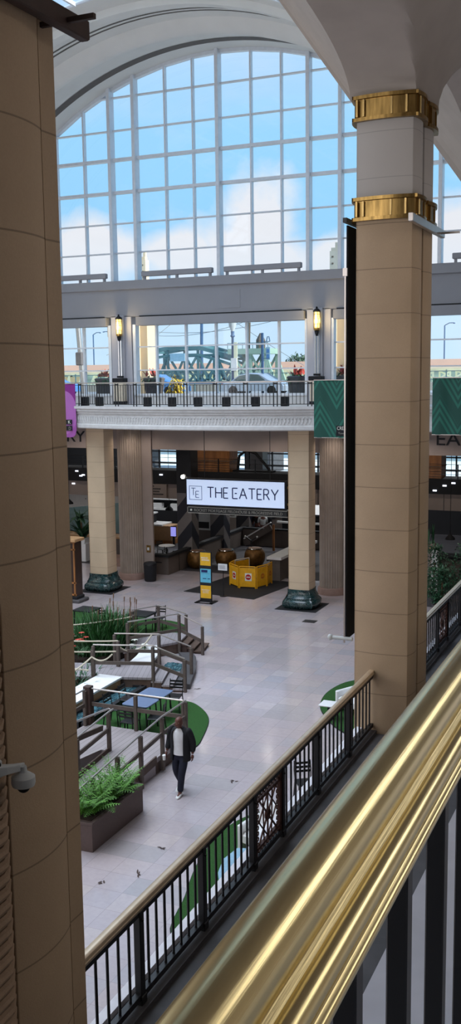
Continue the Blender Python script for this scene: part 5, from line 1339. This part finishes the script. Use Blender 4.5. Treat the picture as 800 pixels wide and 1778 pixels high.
# two figures at the top of the ramp under the sign
def figure(x,y,z,label,shirt,rz=0):
    t=thing('person',label,'person',(x,y,z))
    V=[((0,0,.93),(.15,.11)),((0,0,1.15),(.14,.1)),((0,0,1.38),(.16,.1)),((0,0,1.5),.06),((0,-.02,1.56),.07),((0,-.03,1.66),(.085,.1)),((0,-.02,1.74),.06),((-.2,0,1.43),.06),((-.26,.02,1.16),.047),((-.22,-.14,.98),.036),((.2,0,1.43),.06),((.26,.02,1.16),.047),((.24,-.1,.95),.036),((-.09,0,.85),.09),((-.1,-.02,.48),.06),((-.1,.03,.06),.045),((-.1,-.12,.04),.04),((.09,0,.85),.09),((.1,.02,.48),.06),((.1,.05,.06),.045),((.1,-.1,.04),.04)]
    mkskin('body',V,[(0,1),(1,2),(2,3),(3,4),(4,5),(5,6),(2,7),(7,8),(8,9),(2,10),(10,11),(11,12),(0,13),(13,14),(14,15),(15,16),(0,17),(17,18),(18,19),(19,20)],M_skin,t,0,1)
    mkskin('shirt',[((0,0,.95),(.165,.125)),((0,0,1.2),(.16,.12)),((0,0,1.4),(.175,.115)),((-.2,0,1.44),.075),((-.26,.02,1.17),.06),((.2,0,1.44),.075),((.26,.02,1.17),.06)],[(0,1),(1,2),(2,3),(3,4),(2,5),(5,6)],shirt,t,0,1)
    mkskin('trousers',[((0,0,.93),(.155,.12)),((-.09,0,.82),.1),((-.1,-.02,.48),.075),((-.1,.03,.12),.062),((.09,0,.82),.1),((.1,.02,.48),.075),((.1,.05,.12),.062)],[(0,1),(1,2),(2,3),(0,4),(4,5),(5,6)],M_jean,t,0,1)
    B().ball((x,y+0,z+1.71),.092,12,sy=1.15).build('hair',M_blackm,t,True)
    t.rotation_euler=(0,0,rz); return t
figure(-20.5,50.7,0,'dark figure in pale top at the top of the ramp, by the white canopy',M_whitep,.5)
figure(-21.05,51.2,0,'dark figure in black standing at the top of the ramp, left of the other figure',M_jack,-.4)
B().rbox(-20.35,-20.05,50.8,51.0,1.0,1.5,.05).build('backpack',M_jack); tag(bpy.data.objects['backpack'],'black backpack on the pale-topped figure at the top of the ramp','bag')
# ================================================================== OUTDOORS
struct(B().box(-110,60,40.3,74,7.3,7.92).build('road_outside',M_road))
struct(B().box(-110,60,40.3,52,7.92,8.0).build('pavement_outside',M_conc))
struct(B().box(-110,60,73.2,74,7.9,8.5).build('wall_parapet_outside',M_conc))
struct(B().add([(-260,75,-3),(120,75,-3),(160,320,-1),(-300,320,-1)],[(0,1,2,3)]).build('ground_river_bank',M_far))
struct(B().add([(-300,178,-3),(160,178,-3),(180,222,10.2),(-320,222,10.2)],[(0,1,2,3)]).build('hill_far_bank',mat('wooded_bank',(104,122,104),.95,var=.5,scale=.25)))
# pale low buildings on the river bank seen through the food-hall windows
def shed(x,y,w_,d,h,m,label):
    t=thing('low_building',label,'building',(x,y,-3),'low buildings on the river bank'); B().box(x-w_/2,x+w_/2,y-d/2,y+d/2,-3,h).build('wall',m,t)
    B().box(x-w_/2-.4,x+w_/2+.4,y-d/2-.4,y+d/2+.4,h,h+.3).build('roof',M_white,t)
    b=B(); n=int(w_//3)
    for k in range(n): b.box(x-w_/2+1+k*3,x-w_/2+2.4+k*3,y-d/2-.05,y-d/2,h-2.4,h-1)
    b.build('window_band',M_cgl,t)
shed(-44,96,30,8,-1.2,M_white,'long white shed seen through the food-hall windows left of the sign'); shed(-24,90,8,6,-1.5,M_lblue,'pale blue shed seen through the window above the sign')
# arch bridge with cream truss
t=thing('arch_bridge','long bridge with pink-beige parapet and cream steel truss across the whole view','bridge',(-55,130,0))
def zb(x): return 10.75+(x+85)*.0
B().box(-130,40,129,136,9.75,10.72).build('parapet',M_deckp,t); B().box(-130,40,128.8,136,9.55,9.75).build('deck_edge',M_buff,t); B().box(-130,40,129.5,135,9.2,9.55).build('deck',M_truss,t)
b=B(); c_=B(); n=0; x=-130
while x<40:
    u=((x+130)%44)/44; za=9.2-.6-6.2*(2*u-1)**2; u2=((x+2.2+130)%44)/44; zb2=9.2-.6-6.2*(2*u2-1)**2 if u2>u else 9.2-.6-6.2
    b.bar((x,130,9.2),(x,130,za),.22); b.bar((x,130,za),(x+2.2,130,9.2),.2); b.bar((x,130.0,za),(x+2.2,130.0,zb2),.42)
    c_.bar((x,134,9.2),(x,134,za),.22); c_.bar((x,134,9.2),(x+2.2,134,zb2),.2); c_.bar((x,134,za),(x+2.2,134,zb2),.42)
    x+=2.2
b.build('near_truss',M_truss,t); c_.build('far_truss',M_truss,t)
b=B()
for x in range(-130,41,44): b.box(x-1.6,x+1.6,129.5,135.5,-3,9)
b.build('bridge_pier',M_buff,t)
def pole(x,y,z0,z1,label,arm_=1.2):
    t=thing('street_light',label,'street light',(x,y,z0),'distant street lights'); B().tube([(x,y,z0),(x,y,z1)],.09,6).build('pole',M_lpost,t); B().tube([(x,y,z1),(x+arm_*.5,y,z1+.3),(x+arm_,y,z1+.3)],.06,6).ball((x+arm_,y,z1+.25),.16,8,sz=.5).build('lamp_arm',M_lpost,t)
pole(-80,131,10.7,15.2,'street light on the bridge, left of two near the billboard'); pole(-77,131,10.7,15.3,'street light on the bridge, right of two near the billboard',-1.2); pole(-46,131,10.7,14.6,'street light on the bridge above the right urn'); pole(-27.6,131,10.7,15,'street light on the bridge right of the twin pier')
t=thing('billboard','blue-grey billboard on a post above the bridge, left of the first lantern','billboard',(-70.8,126,0)); B().box(-73.4,-69.6,126,126.4,13.2,14.7).build('panel',M_lpost,t); B().box(-73.1,-69.9,125.98,126,13.4,14.5).build('poster',M_lblue,t); B().bar((-71,126.2,-3),(-71,126.2,13.2),.5).build('post',M_slate,t)
# green lift bridge
t=thing('lift_bridge','green steel lift bridge with truss span and pale green tower beyond the street','bridge',(-45,95,0))
b=B(); top=[(-51.5,11.6),(-49,11.95),(-45.5,12.0),(-43.2,11.4),(-41.2,10.75)]
for yy in (95,99):
    for p,q in zip(top,top[1:]): b.bar((p[0],yy,p[1]),(q[0],yy,q[1]),.38); b.bar((p[0],yy,p[1]-.75),(q[0],yy,q[1]-.75),.26)
    for x,z in top: b.bar((x,yy,z),(x,yy,8.6),.22)
    for p,q in zip(top,top[1:]): b.bar((p[0],yy,p[1]-.7),((p[0]+q[0])/2,yy,8.6),.2); b.bar((q[0],yy,q[1]-.7),((p[0]+q[0])/2,yy,8.6),.2)
    x=-52
    while x<-40: b.bar((x,yy,8.5),(x+.9,yy,9.6),.12); b.bar((x+.9,yy,8.5),(x,yy,9.6),.12); x+=.9
    b.bar((-52,yy,9.6),(-40,yy,9.6),.14)
for x,z in top: b.bar((x,95,z),(x,99,z),.25)
b.build('span_truss',M_teal,t); B().box(-53,-39.5,94.8,99.2,8.0,8.5).build('deck',M_lpost,t); B().box(-53.5,-52.3,95,99,-3,8.0).build('pier',M_slate,t); B().box(-38.6,-37.6,95,99,-3,8.0).build('pier',M_slate,t)
b=B()
for x in (-41.6,-39.6,-37.9):
    for yy in (95,98): b.bar((x,yy,7.5),(x,yy,11.4 if x<-38 else 11.3),.32)
for yy in (95,98):
    for x0,x1 in ((-41.6,-39.6),(-39.6,-37.9)):
        b.bar((x0,yy,8.2),(x1,yy,11.2),.2); b.bar((x1,yy,8.2),(x0,yy,11.2),.2); b.bar((x0,yy,9.7),(x1,yy,9.7),.2)
    b.bar((-37.9,yy,11),(-36.9,yy,8.0),.25)
b.build('tower_frame',M_mint,t); B().box(-42,-37.6,94.7,98.3,11.2,11.75).build('tower_cap',M_mint,t)
b=B()
for yy in (94.7,98.3): b.bar((-42,yy,12.3),(-37.6,yy,12.3),.06)
for k in range(9): b.bar((-42+k*.55,94.7,11.75),(-42+k*.55,94.7,12.3),.05)
b.build('guard_rail',M_teal,t); B().lathe([(.5,11.75),(.5,12.6),(.1,13.3)],-38.9,96,8).build('cabin',M_bufd,t); B().box(-48.6,-46.9,94.7,95,10.6,11.4).build('sign_panel',M_lblue,t)
B().tube([(-40.2,96,11.7),(-40.1,96,14.4)],.12,6).build('mast',M_bufd,t)
t=thing('mast_with_cables','tall thin mast with slung cables behind the lift bridge','mast',(-48.5,101,0)); B().tube([(-48.2,101,-3),(-47.8,101,18)],[.25,.14],6).build('pole',M_lpost,t)
b=B()
for p,q,s in (((-47.8,101,18),(-60,101,11.5),.5),((-47.9,101,17.5),(-56,101,12),.2),((-47.8,101,17.6),(-36,101,10),.3),((-60,101,15),(-37,101,15.3),1.4),((-60,101,14.9),(-42,101,15),1.5)): b.tube(rope(p,q,s),.03,5)
b.build('cable',M_rail,t)
# towers behind
def tower(x0,x1,y,z,label,m):
    t=thing('distant_tower',label,'building',((x0+x1)/2,y,0),'distant towers'); B().box(x0,x1,y,y+2.5,-3,z).build('wall',m,t)
    B().box(x0+.3,x1-.3,y+.4,y+2,z,z+1.0).box((x0+x1)/2-.4,(x0+x1)/2+.4,y+1,y+2,z+1.0,z+2.6).build('crown',m,t); b=B(); zz=z-1.5
    while zz>12:
        b.box(x1-1.1 if x1-x0<2 else x0+.6,x1-.8 if x1-x0<2 else x0+1.2,y-.06,y,zz-.5,zz)
        zz-=2.0
    b.build('window',M_bufd,t)
tower(-164.2,-162.4,300,46.6,'slim buff stone tower rising above the sill left of the centre',M_buff); tower(-98.6,-95.0,300,45.6,'slim grey-buff stone tower above the sill near the twin pier',M_conc)
# leaning buff pylons of the arcade outside
for x0,x1,l,xx in ((-24.75,-23.8,'buff stone pylon outside the lower window by the left lantern',0),(-14.5,-13.72,'buff stone pylon outside the lower window by the right lantern',0)):
    t=thing('stone_pylon',l,'pylon',((x0+x1)/2,44.2,8),'buff stone pylons outside'); B().box(x0,x1,44,44.9,8,13).build('shaft',M_buff,t,bev=.02)
    b=B().add([(x0,44,9.2),(x0-.7,43.0,11.2),(x0-.7,43.0,12.6),(x0,44,12.6),(x1-.4,44,9.2),(x1-.7,43.0,11.2),(x1-.4,43.0,12.6),(x1-.4,44,12.6)],[(0,1,2,3),(7,6,5,4),(0,4,5,1),(1,5,6,2),(3,2,6,7),(0,3,7,4)]); b.build('corbel',M_buff,t)
    B().box(x0-.05,x1+.05,43.95,44.95,8,8.25).build('base',M_conc,t)
# lamp post, sign post, utility pole
t=thing('lamp_post','blue-green cast lamp post with glass lantern outside the centre window','lamp post',(-26.25,60,7.9)); B().lathe([(.22,7.9),(.22,8.5),(.13,8.7),(.1,9.6),(.08,11.6),(.16,11.7),(.1,11.8),(.12,12.0)],-26.25,60,10).build('pole',M_lpost,t,True); B().lathe([(.1,12.0),(.24,12.35),(.28,12.75)],-26.25,60,10).build('lantern_glass',M_whitep,t,True); B().lathe([(.3,12.75),(.2,13.0),(.04,13.2)],-26.25,60,10).build('lantern_cap',M_lpost,t,True)
B().box(-26.3,-25.9,59.8,59.84,9.5,10.3).build('parking_sign',M_white,t); B().box(-26.12,-25.88,59.85,59.9,9.0,11.3).build('notice_panel',M_truss,t)
t=thing('banner_post','blue post with small vertical blue banner outside, right of the lamp post','sign post',(-24.2,60,7.9)); B().rbox(-24.27,-24.12,59.93,60.07,7.9,11.85,.02).build('pole',M_lpost,t); B().box(-23.95,-23.68,59.98,60.02,10.15,10.95).build('banner',M_lblue,t); b=B().bar((-24.2,60,11.3),(-23.7,60,11.3),.04).bar((-24.2,60,10.25),(-23.7,60,10.25),.04); b.build('arm',M_lpost,t)
B().tube([(-23.92,60,11.3),(-23.85,60,11.6),(-23.75,60,11.62),(-23.68,60,11.3)],.03,6).build('finial_scroll',M_lpost,t); B().box(-23.9,-23.73,59.97,59.98,10.25,10.5).box(-23.9,-23.73,59.97,59.98,10.6,10.82).build('banner_mark',M_carb,t)
t=thing('utility_pole','leaning grey utility pole with a box outside the left lower window','pole',(-37.7,60,7.9)); B().tube([(-37.5,60,7.9),(-38.05,60,15.5)],[.2,.16],10).build('pole',M_rail,t,True); B().rbox(-37.95,-37.45,59.7,60.1,10.0,10.9,.05).build('box',M_urn,t)
# urns with planting
def urn(x,label,m):
    t=thing('flower_urn',label,'planter',(x,43,8.0),'flower urns outside the window'); B().lathe([(.28,8.0),(.36,8.15),(.46,8.7),(.5,9.05),(.54,9.15),(.46,9.2)],x,43,18).build('urn',M_urn,t,True)
    b=B(); c_=B()
    for k in range(90): b.blade((x+R.uniform(-.35,.35),43+R.uniform(-.35,.35),9.1),(R.uniform(-1,1),R.uniform(-1,1),R.uniform(.1,1)),R.uniform(.25,.5),.1,1.6,4)
    for k in range(26): c_.blade((x+R.uniform(-.3,.3),43+R.uniform(-.3,.3),9.25),(R.uniform(-.6,.6),R.uniform(-.6,.6),1),R.uniform(.2,.5),.12,.6,3)
    b.build('trailing_leaves',M_lily,t); c_.build('red_leaves',m,t)
urn(-25.65,'grey flower urn outside, left of the left lantern',M_red); urn(-22.95,'grey flower urn with red leaves outside, right of the left lantern',M_red); urn(-15.6,'grey flower urn outside, left of the right lantern',M_red); urn(-13.3,'grey flower urn with red flowers outside, right of the right lantern',M_red)
t=thing('golden_shrub','golden yellow drooping shrub outside between the left urn and the blue car','shrub',(-22.1,43.4,8)); b=B()
for k in range(260): b.blade((-22.05+R.uniform(-.15,.25),43.4+R.uniform(-.25,.25),8.2+R.random()*.9),(R.uniform(-.3,1),R.uniform(-.6,.6),R.uniform(-.1,.7)),R.uniform(.2,.5),.07,2.0,4)
b.build('leaves',M_yplant,t); B().tube([(-22.05,43.4,8),(-22.05,43.4,8.9)],.05,6).build('stem',M_wood,t)
# cars
def car(x,y,z,L,label,m,flip=1):
    t=thing('parked_car',label,'car',(x,y,z),'cars on the street outside')
    prof=[(-.5,.28),(-.5,.62),(-.47,.78),(-.36,.86),(-.22,1.30),(-.06,1.42),(.1,1.38),(.24,1.02),(.3,.92),(.46,.78),(.5,.6),(.5,.28)]
    Rg=[]
    for w_,s in ((-.86,.96),(-.78,1),(.78,1),(.86,.96)):
        Rg.append([(x+flip*px*L,y+(w_ if pz<.9 else w_*.8),z+pz*(s if pz>.5 else 1)) for px,pz in prof])
    cb=B().rings(Rg).build('body',m,t,True)
    for side in (-1,1):
        yy=y+side*.715
        b=B().add([(x+flip*a*L,yy+side*(.03 if c_>1.0 else .11),z+c_) for a,c_ in ((-.31,.92),(-.205,1.25),(-.06,1.35),(-.06,.92))]+[(x+flip*a*L,yy+side*(.03 if c_>1.0 else .11),z+c_) for a,c_ in ((-.04,.92),(-.04,1.35),(.09,1.31),(.21,.95))],[(0,1,2,3),(4,5,6,7)]); b.build('side_window',M_cgl,cb)
    for a in (-.3,.31):
        for side in (-1,1):
            cy_=y+side*.78; b=B().rings([[(x+flip*a*L+.31*r_*math.cos(2*PI*k/18),cy_+o_*side,z+.31+.31*r_*math.sin(2*PI*k/18)) for k in range(18)] for r_,o_ in ((.6,-.09),(1,-.08),(1,.08),(.62,.1))]); b.build('wheel',M_tyre,t,True)
    B().box(x+flip*L*.485-.05,x+flip*L*.485+.05,y-.7,y-.45,z+.6,z+.72).build('lamp',M_whitep,cb); B().box(x-flip*L*.485-.05,x-flip*L*.485+.05,y-.75,y-.5,z+.62,z+.76).build('lamp',M_stop,cb)
car(-24.6,60,7.92,4.3,'silver and dark car parked outside the centre lower window',M_carw,1)
car(-31.9,60,7.92,4.4,'blue car outside, seen low beside the golden shrub',M_carb,1)
car(-40.6,60.5,7.92,4.2,'pale blue car outside behind the purple banner',M_carb,1)
car(-9.4,57,7.92,4.4,'dark blue car outside, right of the twin pier',M_card,-1)
car(-25.9,63.8,7.92,4.3,'dark car behind the silver car, only its tail seen',M_card,1)
# street fence and far trees
t=thing('street_fence','thin dark fence on the far side of the street','fence',(-30,72,8)); b=B()
for z in (8.7,9.3): b.bar((-70,72,z),(20,72,z),.05)
b.build('rail',M_teal,t); b=B(); x=-70
while x<20: b.bar((x,72,7.9),(x,72,9.4),.07); x+=2.2
b.build('post',M_teal,t)
for i,(x,y,r_) in enumerate(((-60,165,2.3),(-55,166,2.6),(-48.8,165,1.9))):
    t=thing('distant_tree','rounded grey-green tree beyond the bridge, %s of three'%('leftmost','middle','rightmost')[i],'tree',(x,y,0),'distant trees'); b=B()
    for k in range(700):
        d=Vector((R.gauss(0,1),R.gauss(0,1),R.gauss(0,1))).normalized()*r_*R.random()**.33; b.blade((x+d.x,y+d.y,10.6+d.z*.8),(R.uniform(-1,1),R.uniform(-1,1),R.uniform(-1,1)),.6,.35,.3,2)
    b.build('crown',M_tree,t); B().tube([(x,y,-2),(x,y,10)],.25,6).build('trunk',M_wood,t)
# ================================================================== LIGHT AND SKY
w=bpy.data.worlds.new('sky'); sc.world=w; w.use_nodes=True; t=NT(w.node_tree); t.n.clear()
out=t.new('ShaderNodeOutputWorld'); bg=t.new('ShaderNodeBackground')
D=t.new('ShaderNodeTexCoord').outputs['Generated']; x,y,z=t.sep(D)
r=t.new('ShaderNodeValToRGB'); t.l.new(z,r.inputs[0]); e=r.color_ramp.elements
e[0].position=0; e[0].color=lin((206,232,252)); e[1].position=1; e[1].color=lin((120,180,240))
for p_,c_ in ((.06,(196,226,253)),(.14,(166,218,253)),(.22,(170,220,253)),(.30,(200,226,254)),(.45,(180,215,252))):
    q=e.new(p_); q.color=lin(c_)
zz=t.math('MAXIMUM',z,.02)
cl=t.comb(t.math('DIVIDE',x,t.math('ADD',zz,.25)),t.math('DIVIDE',y,t.math('ADD',zz,.25)))
n1=t.noise(cl,2.3,8,.6)
n2=t.new('ShaderNodeTexNoise'); t.l.new(D,n2.inputs['Vector']); n2.inputs['Scale'].default_value=9; n2.inputs['Detail'].default_value=8; n2.inputs['Roughness'].default_value=.55
def blob(px,py,sx,sy):
    v=(fw+(px-400)/FPX*rt+(py-889)/FPX*dn).normalized()
    az=math.atan2(v.x,v.y); 
    A=t.math('ARCTAN2',x,y); dx=t.math('DIVIDE',t.math('SUBTRACT',A,az),sx); dz=t.math('DIVIDE',t.math('SUBTRACT',z,v.z),sy)
    return t.math('SUBTRACT',1.0,t.math('SQRT',t.math('ADD',t.math('MULTIPLY',dx,dx),t.math('MULTIPLY',dz,dz))))
cum=blob(445,400,.05,.062)
for a_ in ((410,440,.06,.045),(470,455,.06,.04),(330,445,.05,.03),(140,440,.06,.04),(590,450,.05,.03),(780,430,.05,.05)): cum=t.math('MAXIMUM',cum,blob(*a_))
f=t.ramp(t.math('ADD',cum,t.math('MULTIPLY',t.math('SUBTRACT',n2.outputs[0],.5),1.9)),0,.45)
wisp=t.ramp(n1,.5,.8,0,.45)
col=t.mix(wisp,r.outputs[0],lin((240,240,252)))
col=t.mix(f,col,lin((252,242,242)))
low=t.ramp(z,.05,.13,.55,0); col=t.mix(low,col,lin((222,238,252)))
grd=t.math('LESS_THAN',z,-.02); col=t.mix(grd,col,lin((120,125,120)))
t.l.new(col,bg.inputs[0]); bg.inputs[1].default_value=1.15; t.l.new(bg.outputs[0],out.inputs[0])
def sun(az,el,e,c):
    l=bpy.data.lights.new('sun','SUN'); l.energy=e; l.color=c; l.angle=.01; o=bpy.data.objects.new('sun',l); COL.objects.link(o)
    d=Vector((math.sin(az)*math.cos(el),math.cos(az)*math.cos(el),math.sin(el))); o.rotation_euler=d.to_track_quat('Z','Y').to_euler(); return o
sun(math.radians(100),math.radians(32),7.0,(1,.94,.85))
def area(name,loc,sx,sy,e,c,rot=(0,0,0)):
    l=bpy.data.lights.new(name,'AREA'); l.shape='RECTANGLE'; l.size=sx; l.size_y=sy; l.energy=e; l.color=c; o=bpy.data.objects.new(name,l); COL.objects.link(o); o.location=loc; o.rotation_euler=rot; return o
# daylight through the rooflights
l=area('rooflight_daylight',(-18.5,20,21.8),15,22,4000,(.84,.91,1)); l.data.spread=math.radians(115)
# unseen fill areas added to brighten the piers and galleries
area('gallery_fill',(4.2,12.5,13.2),3,10,300,(1,.95,.88)); area('lower_gallery_fill',(1.5,8,7.4),4,20,60,(1,.88,.75))
def spot(name,loc,e,c,ang=150,r=.06):
    l=bpy.data.lights.new(name,'SPOT'); l.energy=e; l.color=c; l.spot_size=math.radians(ang); l.spot_blend=.6; l.shadow_soft_size=r
    o=bpy.data.objects.new(name,l); COL.objects.link(o); o.location=loc
for k in range(7):
    spot('hall_fill_spot',(-32+k*4.2,44.3,7.1),75,(1,.86,.7)); spot('hall_fill_spot',(-34+k*4,51.5,7.1),330,(.95,.97,1)); spot('hall_fill_spot',(-36+k*3.6,54.6,7.1),240,(.92,.96,1))  # unseen spots added to brighten the food hall, no fittings built
# daylight from the matching window at the other end of the hall, then an unseen fill added opposite for the handrail highlight
area('rear_window_daylight',(-17,-7.4,12),20,11,1700,(.97,.96,.98),(math.radians(90),0,0))
area('far_side_fill',(-31.2,8,14.5),14,5,600,(.95,.95,1),(0,math.radians(-90),0))
# warm unseen spots added under the balcony to lift the taupe wall
for k in range(9):
    l=bpy.data.lights.new('soffit_fill_spot','SPOT'); l.energy=75; l.color=(1,.88,.78); l.spot_size=math.radians(150); l.spot_blend=.6; l.shadow_soft_size=.06
    o=bpy.data.objects.new('soffit_fill_spot',l); COL.objects.link(o); o.location=(-31+k*3.1,38.7,7.1)
vs=sc.view_settings; vs.view_transform='Standard'; vs.look='None'; vs.exposure=0; vs.gamma=1; vs.use_curve_mapping=False
cy=sc.cycles; cy.use_denoising=True; cy.max_bounces=8; cy.diffuse_bounces=4; cy.glossy_bounces=4; cy.transparent_max_bounces=16; cy.transmission_bounces=4; cy.sample_clamp_indirect=6; cy.caustics_reflective=False; cy.caustics_refractive=False
